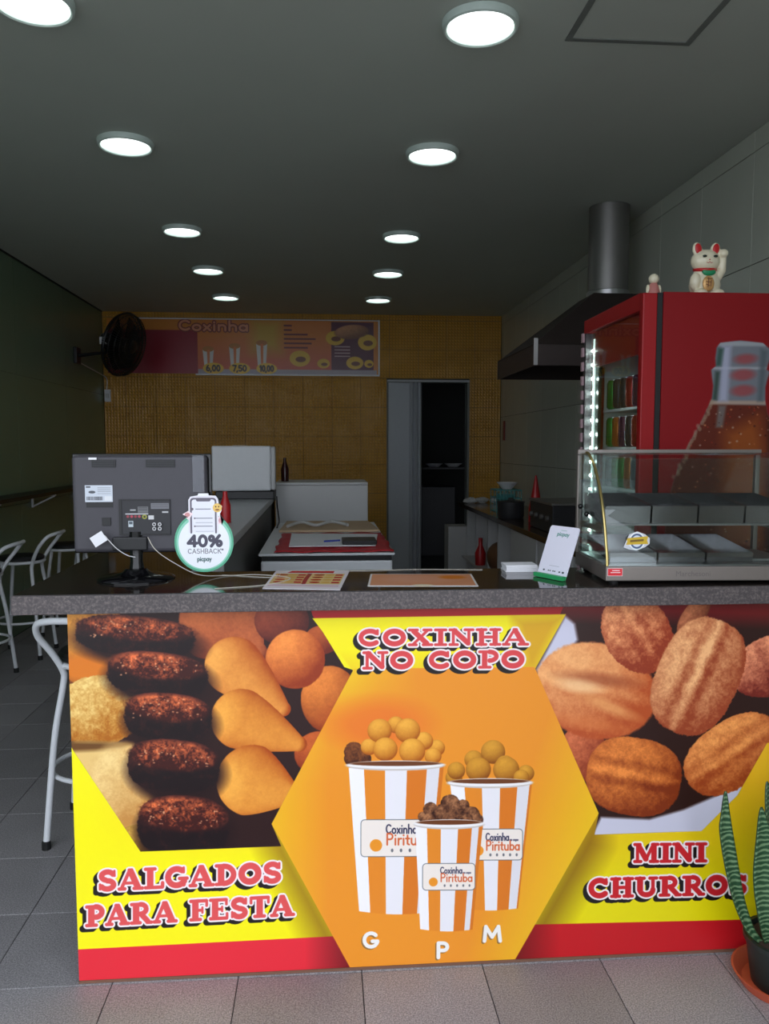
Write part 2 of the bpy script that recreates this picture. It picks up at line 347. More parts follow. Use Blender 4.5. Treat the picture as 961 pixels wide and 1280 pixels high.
def uv_planar(o, cv, ax=(0, 2), org=None):
    """UVs of a print from the metres of its plane"""
    me = o.data; uv = me.uv_layers.new(name='print'); og = ORG[o.name] if org is None else org
    for lp in me.loops:
        p = me.vertices[lp.vertex_index].co; x = p[ax[0]]+og[ax[0]]; z = p[ax[1]]+og[ax[1]]
        uv.data[lp.index].uv = ((x-cv.x0)/(cv.x1-cv.x0), (z-cv.z0)/(cv.z1-cv.z0))
def T_lin(ax, ay, mx, mz, sc):   # artwork point (ax,ay) -> metre point (mx,mz), sc metres per unit
    return [[sc, 0, mx-ax*sc], [0, -sc, mz+ay*sc], [0, 0, 1]]

# ------------------------------------------------------------------ materials
M = {}
M['grout'] = mat('grout', rgb(52, 50, 48), .9)
M['floor_base'] = mat('floor_mortar', rgb(38, 37, 36), .9)
def floor_tile_mat():
    m = speckle('granite_tile', rgb(116, 113, 116), rgb(168, 164, 165), 230, .55, .42, spec=.4, bump=.08)
    N = m.node_tree.nodes; L = m.node_tree.links; b = _b(m)
    src = b.inputs['Base Color'].links[0].from_socket
    oi = N.new('ShaderNodeObjectInfo'); mp = N.new('ShaderNodeMapRange'); mp.inputs[3].default_value = .85; mp.inputs[4].default_value = 1.1
    L.new(oi.outputs['Random'], mp.inputs[0]); g = N.new('ShaderNodeNewGeometry'); n = N.new('ShaderNodeTexNoise'); n.inputs['Scale'].default_value = 4
    L.new(g.outputs['Position'], n.inputs['Vector']); ad = N.new('ShaderNodeMath'); ad.operation = 'ADD'
    m3 = N.new('ShaderNodeMapRange'); m3.inputs[3].default_value = -.15; m3.inputs[4].default_value = .15; L.new(n.outputs['Fac'], m3.inputs[0])
    L.new(mp.outputs[0], ad.inputs[0]); L.new(m3.outputs[0], ad.inputs[1])
    vm = N.new('ShaderNodeVectorMath'); vm.operation = 'SCALE'; L.new(src, vm.inputs[0]); L.new(ad.outputs[0], vm.inputs['Scale']); L.new(vm.outputs[0], b.inputs['Base Color'])
    return m
M['floor_tile'] = floor_tile_mat()
M['green_tile'] = mat('green_glazed_tile', rgb(110, 134, 108), .3, var=.06, scale=3, spec=.5)
M['grey_tile'] = mat('pale_grey_glazed_tile', rgb(184, 188, 176), .2, var=.05, scale=3)
M['ceiling'] = mat('painted_ceiling', rgb(196, 202, 194), .8, var=.04, scale=2, bump=.15, bscale=60)
def yellow_mat():
    m = mat('yellow_textured_tile', rgb(206, 150, 44), .32, var=.15, scale=9)
    N = m.node_tree.nodes; L = m.node_tree.links; b = _b(m); g = N.new('ShaderNodeNewGeometry')
    sp = N.new('ShaderNodeSeparateXYZ'); L.new(g.outputs['Position'], sp.inputs[0]); outs = []
    for a in ('X', 'Z'):
        w = N.new('ShaderNodeMath'); w.operation = 'MULTIPLY'; w.inputs[1].default_value = 2*PI/.034
        s = N.new('ShaderNodeMath'); s.operation = 'SINE'; L.new(sp.outputs[a], w.inputs[0]); L.new(w.outputs[0], s.inputs[0]); outs.append(s)
    mx = N.new('ShaderNodeMath'); mx.operation = 'MAXIMUM'; L.new(outs[0].outputs[0], mx.inputs[0]); L.new(outs[1].outputs[0], mx.inputs[1])
    nz = N.new('ShaderNodeTexNoise'); nz.inputs['Scale'].default_value = 5; L.new(g.outputs['Position'], nz.inputs['Vector'])
    mu = N.new('ShaderNodeMath'); mu.operation = 'MULTIPLY'; L.new(mx.outputs[0], mu.inputs[0]); L.new(nz.outputs['Fac'], mu.inputs[1])
    bp = N.new('ShaderNodeBump'); bp.inputs['Strength'].default_value = .9; bp.inputs['Distance'].default_value = .005
    L.new(mu.outputs[0], bp.inputs['Height']); L.new(bp.outputs[0], b.inputs['Normal'])
    src = b.inputs['Base Color'].links[0].from_socket; rr = N.new('ShaderNodeMapRange'); rr.inputs[1].default_value = -1; rr.inputs[3].default_value = 1.15; rr.inputs[4].default_value = .62
    L.new(mu.outputs[0], rr.inputs[0]); vm = N.new('ShaderNodeVectorMath'); vm.operation = 'SCALE'; L.new(src, vm.inputs[0]); L.new(rr.outputs[0], vm.inputs['Scale']); L.new(vm.outputs[0], b.inputs['Base Color'])
    return m
M['yellow_tile'] = yellow_mat()
M['granite'] = speckle('dark_granite', rgb(38, 33, 31), rgb(84, 72, 66), 60, .66, .07, spec=.5)
M['granite_edge_skylit'] = speckle('dark_granite_edge_skylit', rgb(72, 66, 67), rgb(112, 102, 100), 140, .6, .45, bump=.2)  # same granite, colour lightened where the sky lights the front edge
M['white_paint'] = mat('white_painted_steel', rgb(226, 228, 232), .35, var=.03)
M['white_lam'] = mat('white_laminate', rgb(200, 200, 200), .4, var=.04, scale=6)
M['grey_lam'] = mat('grey_laminate', rgb(168, 170, 172), .3, var=.04, scale=6)
M['black'] = mat('black_plastic', rgb(22, 22, 24), .4)
M['black_gloss'] = mat('glossy_black_plastic', rgb(12, 12, 14), .1)
M['black_seat'] = mat('black_vinyl', rgb(24, 24, 25), .5, bump=.2)
M['rubber'] = mat('black_rubber', rgb(20, 20, 20), .7)
M['mon'] = mat('charcoal_plastic', rgb(66, 64, 70), .5, bump=.15, bscale=500)
M['dark_grey'] = mat('dark_grey_plastic', rgb(44, 44, 48), .5)
M['steel'] = mat('brushed_steel', rgb(190, 190, 192), .28, 1.0, var=.06, scale=12)
M['steel_dull'] = mat('dull_steel', rgb(150, 148, 146), .45, .85, var=.08, scale=12)
M['alu'] = mat('aluminium', rgb(138, 130, 124), .4, .6, var=.05)
M['brass'] = mat('brass_trim', rgb(190, 170, 110), .25, .9)
M['tray'] = mat('polished_tray_steel', rgb(165, 162, 165), .16, .95, var=.12, scale=25)
M['dark_steel'] = mat('dark_hood_steel', rgb(62, 52, 50), .5, .35, var=.1)
M['red'] = mat('red_enamel', rgb(150, 16, 22), .42, var=.04, spec=.35)
M['red_trim'] = mat('red_plastic', rgb(190, 30, 36), .35)
M['glass'] = glass('clear_glass'); M['glass_case'] = glass('display_glass', (0.90, 0.94, 0.93, 1), 1.0, 0.0, .0)
M['led'] = mat('led', (1, 1, 1, 1), .4, emit=(.82, 1, .98, 1), estr=110)
M['lamp'] = mat('lamp_tube', (1, 1, 1, 1), .4, emit=(.93, 1, .98, 1), estr=1.0)
M['chrome'] = mat('chrome', rgb(220, 220, 220), .08, 1.0, var=.01)
M['terracotta'] = mat('terracotta_plastic', rgb(190, 84, 54), .5)
M['pot'] = mat('dark_green_pot', rgb(32, 38, 36), .45)
M['soil'] = mat('soil', rgb(60, 44, 34), .95, bump=.6, bscale=120)
M['curtain'] = mat('grey_pvc_door', rgb(186, 190, 196), .45, var=.04)
M['paper'] = mat('white_paper', rgb(236, 236, 240), .6, var=.02)
M['cable'] = mat('beige_cable', rgb(190, 184, 170), .5); M['white_cable'] = mat('white_cable', rgb(215, 215, 215), .5)
M['cardboard'] = mat('cardboard', rgb(196, 168, 138), .8); M['red_cloth'] = mat('red_oilcloth', rgb(190, 34, 48), .5)
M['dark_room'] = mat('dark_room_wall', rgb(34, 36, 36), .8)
M['wood'] = mat('brown_wood', rgb(110, 74, 50), .5, var=.2, scale=10)
M['sidewalk'] = speckle('sidewalk', rgb(120, 118, 114), rgb(150, 148, 142), 40, .5, .8)
M['render_wall'] = mat('painted_render', rgb(150, 148, 140), .9)

# ------------------------------------------------------------------ the room
XL, XR, YB, ZC, YF = -2.45, 2.06, 9.25, 3.0, 1.15      # walls, back wall, ceiling, shopfront line
floor = struct('floor', MB().box(XL-.12, XR+.12, YF, YB+.12, -.12, -.004), M['floor_base'])
ob('ground', MB().box(-14, 14, -16, YF, -.12, 0), M['sidewalk'], kind='structure')
# floor tiles, one object each
TX, TY = .350, .364; ox, oy = .100, 2.177; g = .0025
def tile_mesh(name, m, w, h, t, plane, bev=.0015):
    mb = MB(); c = bev
    # slab with a small chamfer round the face; local frame: centre of the face, face towards +n
    def P(u, v, n): return {'z': (u, v, n), 'y': (u, -n, v), 'x+': (n, u, v), 'x-': (-n, u, v)}[plane]
    vs = [P(u*w/2, v*h/2, -t) for u, v in ((-1, -1), (1, -1), (1, 1), (-1, 1))]
    vs += [P(u*w/2, v*h/2, -c) for u, v in ((-1, -1), (1, -1), (1, 1), (-1, 1))]
    vs += [P(u*(w/2-c), v*(h/2-c), 0) for u, v in ((-1, -1), (1, -1), (1, 1), (-1, 1))]
    fs = [(0, 3, 2, 1), (8, 9, 10, 11)]
    for i in range(4):
        j = (i+1) % 4; fs += [(i, j, j+4, i+4), (i+4, j+4, j+8, i+8)]
    mb.add(vs, fs); return mesh_of(name, mb, m, (0, 0, 0))
def put_tile(mesh, loc, parent):
    o = bpy.data.objects.new('tile', mesh); COL.objects.link(o); o.parent = parent
    po = ORG[parent.name]; o.location = tuple(loc[i]-po[i] for i in range(3)); return o
ft = tile_mesh('floor_tile', M['floor_tile'], TX-g, TY-g, .006, 'z')
xs = [ox+TX*i for i in range(-8, 7)]; ys = [oy+TY*j for j in range(-2, 20)]
for i in range(-8, 6):
    for j in range(-2, 20):
        x0, x1 = max(ox+TX*i, XL+.002), min(ox+TX*(i+1), XR-.002); y0, y1 = max(oy+TY*j, YF), min(oy+TY*(j+1), YB-.002)
        if x1-x0 < .03 or y1-y0 < .03: continue
        full = x1-x0 > TX-.001 and y1-y0 > TY-.001
        me = ft if full else tile_mesh('floor_tile_cut', M['floor_tile'], x1-x0-g, y1-y0-g, .006, 'z')
        if full or x1-x0 > .08: put_tile(me, ((x0+x1)/2, (y0+y1)/2, random.uniform(-.0006, 0)), floor)
# side walls
def tiled_wall(wall, plane, xpos, a0, a1, z1, tw, thh, aoff, zoff, m, holes=()):
    full = tile_mesh(wall.name+'_tile', m, tw-.003, thh-.003, .008, plane)
    n = int((a1-a0)/tw)+3; k = int(z1/thh)+3
    for i in range(-n, n+1):
        for j in range(-k, k+1):
            u0, u1 = aoff+tw*i, aoff+tw*(i+1); v0, v1 = zoff+thh*j, zoff+thh*(j+1)
            if u1 <= a0+.02 or u0 >= a1-.02 or v1 <= .02 or v0 >= z1-.02: continue
            rects = [(max(u0, a0), min(u1, a1), max(v0, 0), min(v1, z1))]
            for hx0, hx1, hz0, hz1 in holes:
                new = []
                for (p, q_, r, s_) in rects:
                    if q_ <= hx0 or p >= hx1 or s_ <= hz0 or r >= hz1: new.append((p, q_, r, s_)); continue
                    if p < hx0: new.append((p, hx0, r, s_))
                    if q_ > hx1: new.append((hx1, q_, r, s_))
                    if s_ > hz1: new.append((max(p, hx0), min(q_, hx1), hz1, s_))
                rects = new
            for (p, q_, r, s_) in rects:
                if q_-p < .02 or s_-r < .02: continue
                isf = q_-p > tw-.001 and s_-r > thh-.001
                me = full if isf else tile_mesh(wall.name+'_tile_cut', m, q_-p-.003, s_-r-.003, .008, plane)
                c = ((p+q_)/2, (r+s_)/2)
                loc = (c[0], xpos, c[1]) if plane == 'y' else (xpos, c[0], c[1])
                put_tile(me, loc, wall)
wl_ = struct('wall_left', MB().box(XL-.12, XL-.006, YF, YB+.12, 0, ZC), M['grout'])
tiled_wall(wl_, 'x+', XL, YF, YB, ZC, 1.24, 1.04, 5.45, 2.077, M['green_tile'])
wr_ = struct('wall_right', MB().box(XR+.006, XR+.12, YF, YB+.12, 0, ZC), M['grout'])
tiled_wall(wr_, 'x-', XR, YF, YB, ZC, .53, .53, 3.80, 2.371, M['grey_tile'])
DX0, DX1, DZ = .73, 1.69, 2.265
wb = MB().box(XL, DX0, YB+.006, YB+.12, 0, ZC).box(DX1, XR, YB+.006, YB+.12, 0, ZC).box(DX0, DX1, YB+.006, YB+.12, DZ, ZC)
wall_b = struct('wall_back', wb, M['grout'])
tiled_wall(wall_b, 'y', YB, XL+.002, XR-.002, ZC, .33, .33, DX1+.06, .30, M['yellow_tile'], holes=[(DX0, DX1, -1, DZ)])
# ceiling with holes for the ten downlights is one slab; lamps are recessed rims hanging just below it
ceiling = struct('ceiling', MB().box(XL-.12, XR+.12, YF-.05, YB+.12, ZC, ZC+.15), M['ceiling'])
# hatch in the ceiling
hb = MB(); hx0, hx1, hy0, hy1 = .90, 1.375, 2.52, 3.035
for a in ((hx0, hx1, hy0, hy0+.022), (hx0, hx1, hy1-.022, hy1), (hx0, hx0+.022, hy0+.022, hy1-.022), (hx1-.022, hx1, hy0+.022, hy1-.022)):
    hb.box(a[0], a[1], a[2], a[3], ZC-.004, ZC-.0003)
struct('trim_1', hb, mat('hatch_frame', rgb(120, 124, 120), .7), ceiling)
struct('trim_2', MB().box(XL+.001, XL+.014, YF, YB-.01, ZC-.012, ZC-.0005), mat('dark_joint', rgb(40, 44, 40), .8))
# door frame and dark room behind
fr = MB().box(DX0-.0, DX0+.025, YB-.012, YB+.12, 0, DZ).box(DX1-.025, DX1, YB-.012, YB+.12, 0, DZ).box(DX0+.025, DX1-.025, YB-.012, YB+.12, DZ-.03, DZ)
struct('door_1', fr, mat('door_frame_paint', rgb(120, 124, 122), .5), bevel=.002)
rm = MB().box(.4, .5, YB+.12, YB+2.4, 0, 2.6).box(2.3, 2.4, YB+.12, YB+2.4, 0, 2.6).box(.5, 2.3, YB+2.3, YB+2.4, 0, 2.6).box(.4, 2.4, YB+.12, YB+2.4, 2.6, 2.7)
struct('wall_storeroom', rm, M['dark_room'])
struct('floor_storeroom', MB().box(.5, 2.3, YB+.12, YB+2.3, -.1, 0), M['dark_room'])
# shopfront: lintel and piers; unseen right pier widened to block daylight from the right
struct('wall_front', MB().box(-6, 6, YF-.32, YF-.06, ZC, 5.2), M['render_wall'])
struct('wall_pier_light_block', MB().box(1.45, 6.0, YF-.62, YF-.32, 0, ZC-.001), M['render_wall'])
struct('wall_pier_left', MB().box(-6, XL-.12, YF-.3, YF+.0, 0, ZC-.001), M['render_wall'])

# ------------------------------------------------------------------ ceiling lamps
def downlight(x, y, label):
    t = thing('downlight', label, 'ceiling lamp', (x, y, ZC-.03), 'round recessed lamps in two rows on the ceiling')
    ob('rim', MB().lathe([(.116, .018), (.119, .004), (.125, 0), (.133, .004), (.136, .020), (.136, .0285), (.117, .0285), (.116, .018)], (x, y, ZC-.03), 40, caps=False), mat_rim, t, smooth=True)
    ob('diffuser', MB().lathe([(.0, .017), (.07, .0175), (.1155, .021)], (x, y, ZC-.03), 32, caps=False), mat_diff, t, smooth=True)
    return t
mat_rim = mat('lamp_rim', rgb(205, 220, 214), .3)
mat_diff = mat('lamp_diffuser', (1, 1, 1, 1), .4, emit=(.9, 1.0, .97, 1), estr=LAMP_POWER)
names_ = ['nearest', 'second', 'third', 'fourth', 'farthest']
for k, (yl, yr) in enumerate(((2.90, 2.93), (4.17, 4.19), (5.76, 5.81), (7.01, 7.02), (8.24, 8.26))):
    downlight(-.965, yl, 'round recessed lamp, %s in the left row on the ceiling' % names_[k])
    downlight(.563, yr, 'round recessed lamp, %s in the right row on the ceiling' % names_[k])

# ------------------------------------------------------------------ counter, print and worktop
CF = 2.187   # front face of the print
ob('counter_base', MB().box(-.675, 1.95, CF+.006, 2.46, 0, 1.059).box(-.62, -.43, 2.46, 3.12, 0, 1.059), M['white_lam'],
   label='long bar counter body standing behind the printed food panel', cat='counter')
wt = ob('worktop', MB().prism([(-.818, 2.146), (1.98, 2.146), (1.98, 2.515), (-.42, 2.515), (-.42, 3.15), (-.835, 3.15)], 1.061, 1.11, 'z'), M['granite'], bevel=.003,
   label='glossy dark granite worktop on the bar counter under the monitor', cat='worktop')
ob('front_edge', MB().box(-.818, 1.98, 2.134, 2.1455, 1.059, 1.109), M['granite_edge_skylit'], wt, bevel=.002, label='matt speckled granite edge, lightened in colour for skylight')
# the print: artwork units -> metres of the panel
def homography(src, dst):
    A = []; 
    for (x, y), (u, v) in zip(src, dst):
        A.append([x, y, 1, 0, 0, 0, -u*x, -u*y, -u]); A.append([0, 0, 0, x, y, 1, -v*x, -v*y, -v])
    _, _, V = np.linalg.svd(np.array(A, float)); return V[-1].reshape(3, 3)/V[-1][-1]
TP = homography([(98, 1229), (925, 1193), (86, 768), (961, 755)], [(-.694, 0), (1.222, 0), (-.688, 1.049), (1.278, 1.048)])
def paint_panel():
    c = Canvas(-.692, 1.95, 0, 1.057, 850, TP, (250, 236, 24))
    X, Y = c.X, c.Y
    hexa = [(338, 1030), (440, 836), (666, 834), (748, 1018), (643, 1204), (437, 1212)]
    lphoto = [(70, 740), (380, 740), (388, 769), (428, 834), (440, 838), (338, 1030), (350, 1058), (175, 1064), (92, 938), (60, 880)]
    rphoto = [(715, 730), (1300, 730), (1300, 900), (960, 930), (923, 996), (878, 1041), (743, 1045), (748, 1018), (666, 838)]
    # yellow ground, warmer next to the photographs
    def ground(X, Y):
        w = np.clip((1075-Y)/120, 0, 1)*np.clip((X-110)/120, 0, 1); w = np.clip(w, 0, 1)[..., None]
        return np.array([252, 240, 18])*(1-w)+np.array([250, 196, 58])*w
    c.poly([(60, 900), (400, 900), (460, 1215), (60, 1240)], ground)
    def groundr(X, Y):
        w = np.clip((1110-Y)/130, 0, 1)[..., None]
        return np.array([238, 222, 10])*(1-w)+np.array([238, 184, 30])*w  # right-hand yellow darkened in colour for the weaker daylight there
    c.poly([(640, 900), (1400, 900), (1400, 1220), (640, 1220)], groundr)
    # brown shade of the print where it meets the hexagon
    c.poly([(338, 1040), (440, 1220), (425, 1220), (345, 1058)], (96, 40, 16), soft=70, alpha=.95)
    c.poly([(744, 1030), (640, 1215), (655, 1215), (744, 1058)], (96, 48, 10), soft=60, alpha=.95)
    # red bands, right one painted darker for its weaker daylight
    c.poly([(60, 1188), (428, 1171), (470, 1260), (60, 1260)], lambda X, Y: np.array([232, 44, 58])*(1-.5*np.clip((X-380)/60, 0, 1)[..., None]))
    c.poly([(620, 1159), (1400, 1145), (1400, 1240), (620, 1260)], lambda X, Y: np.array([200, 26, 34])*(1-.45*np.clip((700-X)/60, 0, 1)[..., None]))
    c.poly([(380, 740), (1400, 730), (1400, 758), (705, 770), (388, 773)], (176, 20, 26))
    # left photograph
    c.poly(lphoto, (44, 20, 20))
    k = dict(clip=lphoto)
    c.food(112, 800, 44, 60, (150, 80, 30), (236, 160, 60), crumb=.3, **k)
    c.ell(105, 835, 40, 18, (220, 120, 30), soft=14, **k)
    c.food(122, 888, 58, 44, (176, 100, 20), (250, 214, 130), rot=-8, crumb=.5, **k)
    c.poly([(60, 930), (110, 926), (166, 930), (176, 1020), (168, 1044), (120, 1040), (60, 960)], (236, 196, 120), soft=5, **k)
    c.poly([(60, 926), (166, 928), (150, 936), (60, 940)], (110, 70, 30), soft=6, **k)
    c.food(150, 985, 42, 55, (200, 140, 70), (250, 214, 140), crumb=.35, edge=12, **k)
    c.food(172, 1048, 26, 18, (120, 80, 20), (210, 160, 70), crumb=.4, **k)
    c.food(278, 778, 56, 34, (120, 46, 26), (222, 120, 64), rot=12, tip=(318, 816), crumb=.2, **k)
    c.food(350, 776, 34, 30, (80, 26, 22), (166, 74, 46), crumb=.2, **k)
    c.food(400, 800, 22, 18, (110, 34, 20), (190, 90, 40), crumb=.2, **k)
    c.food(410, 874, 36, 42, (130, 46, 12), (244, 140, 58), crumb=.18, **k)
    c.food(398, 942, 32, 28, (120, 36, 14), (206, 96, 40), crumb=.2, **k)
    c.food(367, 824, 37, 37, (150, 52, 18), (255, 150, 68), crumb=.18, **k)
    c.food(291, 833, 37, 37, (166, 66, 14), (255, 176, 80), tip=(352, 886), crumb=.12, L=(-.7, -.15, .7), **k)
    c.food(300, 899, 38, 38, (166, 66, 10), (255, 176, 72), tip=(372, 930), crumb=.12, L=(-.7, -.15, .7), **k)
    c.food(314, 976, 45, 48, (170, 68, 10), (255, 180, 74), tip=(366, 994), crumb=.12, L=(-.65, .05, .72), **k)
    for (x, y, a, b, r) in ((168, 795, 74, 25, 5), (196, 843, 62, 28, 6), (209, 896, 54, 30, 5), (216, 957, 57, 33, 5), (228, 1032, 57, 38, 4)):
        c.ell(x+3, y+8, a*1.08, b*1.2, (34, 14, 16), rot=r, soft=12, alpha=.95, **k)
        c.food(x, y, a, b, (24, 9, 14), (92, 38, 30), rot=r, crumb=.5, sup=2.7, L=(-.1, -.93, .22), **k)
        c.food(x, y-b*.38, a*.93, b*.56, (62, 20, 18), (240, 118, 66), rot=r, crumb=.95, L=(-.1, -.8, .35), edge=5, **k)
        for q_ in range(26):
            u_ = random.uniform(-.8, .8); c.ell(x+a*u_, y-b*(.85*math.sqrt(1-u_*u_))+random.uniform(1, b*.7), random.uniform(.6, 1.4), random.uniform(.6, 1.2), (246, 176, 130), soft=1.2, alpha=.75, **k)
    # right photograph
    c.poly(rphoto, (46, 22, 18)); k = dict(clip=rphoto)
    c.poly([(700, 740), (1300, 735), (1300, 790), (880, 775), (690, 770)], (112, 24, 26), soft=20, **k)
    c.poly([(704, 770), (668, 838), (684, 850), (720, 800), (716, 780)], (208, 206, 224), soft=5, **k)
    c.poly([(751, 1023), (812, 1026), (855, 1014), (900, 995), (946, 966), (946, 1050), (738, 1050)], (206, 204, 220), soft=4, **k)
    c.food(728, 942, 30, 36, (130, 44, 22), (218, 116, 72), crumb=.4, **k)
    c.food(743, 864, 78, 60, (186, 80, 36), (255, 184, 118), rot=14, crumb=.26, groove=.2, edge=3, **k)
    c.ell(745, 850, 46, 8, (150, 70, 40), rot=6, soft=9, alpha=.6, **k); c.ell(722, 858, 26, 8, (255, 206, 150), rot=8, soft=8, alpha=.7, **k); c.ell(760, 884, 34, 7, (250, 180, 110), rot=22, soft=8, alpha=.6, **k); c.ell(735, 905, 40, 8, (226, 130, 70), rot=10, soft=8, alpha=.5, **k)
    c.food(795, 792, 54, 42, (150, 56, 30), (250, 168, 112), rot=58, crumb=.55, groove=.3, **k)
    c.food(866, 770, 14, 32, (110, 50, 30), (200, 120, 80), rot=35, crumb=.5, **k)
    c.food(792, 972, 60, 49, (130, 48, 14), (250, 146, 66), rot=10, crumb=.36, groove=.4, L=(-.3, -.5, .75), sup=2.5, **k)
    c.food(916, 944, 66, 42, (160, 66, 26), (255, 166, 88), rot=-34, crumb=.42, groove=.36, sup=2.3, **k)
    c.food(968, 832, 38, 58, (120, 36, 26), (246, 156, 112), rot=70, crumb=.45, groove=.3, **k)
    c.food(872, 846, 76, 52, (156, 66, 36), (255, 190, 130), rot=-66, crumb=.42, groove=.55, L=(-.35, -.4, .8), sup=2.5, **k)
    c.food(1040, 870, 60, 50, (120, 50, 30), (230, 140, 90), rot=20, crumb=.5, groove=.4, **k); c.food(1130, 840, 60, 50, (120, 50, 30), (230, 140, 90), rot=-20, crumb=.5, groove=.4, **k)
    # yellow top wedge
    wedge = [(388, 773), (705, 768), (666, 838), (440, 840)]
    c.poly(wedge, lambda X, Y: np.array([252, 236, 20])*(1-np.clip((Y-812)/60, 0, 1)[..., None])+np.array([236, 178, 40])*np.clip((Y-812)/60, 0, 1)[..., None])
    c.poly([(640, 772), (705, 768), (668, 836), (655, 836)], (214, 150, 30), soft=20, alpha=.8, clip=wedge)
    # hexagon
    def hx(X, Y):
        d = np.abs((X-520)*.7-(Y-1010)*.45)/160; e = np.clip(((X-640)+(Y-1020)*.35)/120, 0, 1); f = np.clip((900-Y)/80, 0, 1)*np.clip((520-X)/90, 0, 1); g_ = np.clip((410-X)/70, 0, 1)
        w = np.clip(e*.9+f*.9+g_*.6+.5*np.clip((470-X)/110, 0, 1)*np.clip((980-Y)/120, 0, 1), 0, 1)[..., None]
        return np.array([240, 148, 40])*(1-w)+np.array([246, 208, 30])*w
    c.poly(hexa, hx)
    c.ell(470, 905, 60, 30, (236, 96, 40), soft=26, alpha=.5)
    # cups of croquettes
    def P(x, y): return (420+x/3.432, 880+y/3.432)
    def balls(L_, lo, hi, cr=.12):
        for x, y, r in L_:
            a, b = P(x, y); c.food(a, b, r/3.432, r/3.432*.98, lo, hi, crumb=cr, L=(-.2, -.55, .78), edge=.8)
    def cup(tl, tr, br, bl, cuts, rim, bottom_sag):
        cuts = [(p-cuts[0])/(cuts[-1]-cuts[0]) for p in cuts]
        for i in range(len(cuts)-1):
            a, b = cuts[i], cuts[i+1]; top = [(tl[0]+(tr[0]-tl[0])*t, tl[1]+(tr[1]-tl[1])*t) for t in (a, b)]
            bot = [(bl[0]+(br[0]-bl[0])*t, bl[1]+(br[1]-bl[1])*t+bottom_sag*math.sin(PI*t)) for t in (b, (a+b)/2, a)]
            mid = (a+b)/2
            base = np.array([250, 246, 246]) if i % 2 == 0 else np.array([240, 142, 40])
            f = 1-.10*mid; base = base*f*(np.array([1, 1, 1.02]) if i % 2 == 0 else (np.array([1, .92, .9]) if mid > .6 else np.array([1, 1, 1])))
            c.poly(top+bot, tuple(base))
        cx, cy, hw = rim; c.ell(cx, cy, hw+1.5, 6.2, (206, 196, 190)); c.ell(cx, cy-1.2, hw+1.5, 5.2, (244, 240, 240)); c.ell(cx, cy-2.6, hw-3, 3.0, (110, 60, 30))
    def label(x0, y0, x1, y1, clipx=None):
        a = P(x0, y0); b = P(x1, y1); c.rrect(a[0]-.9, a[1]-.9, b[0]+.9, b[1]+.9, 5, (96, 104, 110)); c.rrect(a[0], a[1], b[0], b[1], 4.2, (244, 232, 222))
        w, h = b[0]-a[0], b[1]-a[1]
        c.text('Coxinha', a[0]+w*.33, a[1]+h*.38, a[0]+w*.76, a[1]+h*.38, h*.27, (44, 44, 76), wt=.07)
        c.text('no copo', a[0]+w*.77, a[1]+h*.38, a[0]+w*.93, a[1]+h*.38, h*.09, (44, 44, 76), wt=.1)
        c.text('Pirituba', a[0]+w*.33, a[1]+h*.70, a[0]+w*.96, a[1]+h*.70, h*.34, (214, 98, 50), wt=.068)
        for i in range(5): c.ell(a[0]+w*(.42+.12*i), a[1]+h*.84, h*.035, h*.05, (110, 110, 116))
        c.ell(a[0]+w*.20, a[1]+h*.70, h*.17, h*.17, (240, 150, 40))
    balls([(70, 205, 42), (100, 238, 45), (60, 235, 32)], (60, 24, 12), (150, 84, 40), .7)
    balls([(250, 90, 37), (425, 190, 36), (370, 160, 40), (135, 185, 36), (180, 115, 52), (300, 115, 54), (410, 225, 36), (320, 203, 56), (205, 195, 52)], (170, 84, 10), (250, 180, 66))
    balls([(500, 318, 36), (510, 288, 38), (585, 240, 40), (810, 300, 36), (668, 208, 52), (720, 262, 40), (605, 283, 54), (725, 284, 56), (790, 318, 34)], (140, 74, 8), (226, 160, 50))
    cup(P(48, 275), P(457, 262), P(398, 900), P(95, 893), [50, 115, 205, 300, 385, 440, 457], (492.5, 957.5, 60), 3.2)
    label(103, 500, 420, 656)
    cup(P(484, 345), P(838, 335), P(780, 884), P(548, 884), [484, 545, 620, 700, 775, 828, 838], (611, 980, 52), 2.6)
    label(560, 542, 796, 673)
    balls([(370, 487, 24), (400, 455, 32), (540, 440, 28), (575, 480, 38), (485, 432, 42), (395, 503, 32), (450, 470, 38), (510, 465, 34), (600, 500, 28), (490, 503, 42), (550, 503, 34)], (52, 22, 12), (176, 118, 78), .8)
    cup(P(335, 525), P(626, 518), P(584, 975), P(358, 972), [335, 385, 445, 520, 580, 610, 626], (560, 1031.5, 43), 2.6)
    label(369, 690, 592, 802)
    for ch, (x0, y0, x1, h) in {'G': (451.5, 1186.5, 473, 20), 'P': (544, 1200, 561, 20), 'M': (602, 1179.5, 628, 20)}.items():
        c.text(ch, x0, y0, x1, y0, h, (244, 240, 236), wt=.12, layers=((0, -1.6, 1.4, (150, 110, 60)),))
    # titles
    for red, items in (((226, 84, 84), (('SALGADOS', 121, 1114, 352, 1104, 27), ('PARA FESTA', 106, 1158.5, 367, 1145.5, 27))), ((222, 72, 76), (('COXINHA', 444, 808, 659, 807, 21.5), ('NO COPO', 450, 837, 655, 835.5, 22.5))),
                       ((206, 36, 44), (('MINI', 792, 1081, 886, 1080.5, 25), ('CHURROS', 735, 1125.5, 938, 1121.5, 25.5)))):
        for s, x0, y0, x1, y1, h in items:
            c.text(s, x0, y0, x1, y1, h, red, font=SLAB, layers=((2.0, -5, 4.2, (26, 20, 22)), (2.0, -3.6, 3.0, (26, 20, 22)), (1.9, -1.6, 1.4, (26, 20, 22)), (2.2, 0, 0, (250, 236, 236))))
    # laminate seam lines and frayed bottom
    c.poly([(60, 1226), (1500, 1190), (1500, 1260), (60, 1260)], (120, 60, 40), soft=1.5, alpha=.0)
    return c
cvp = paint_panel()
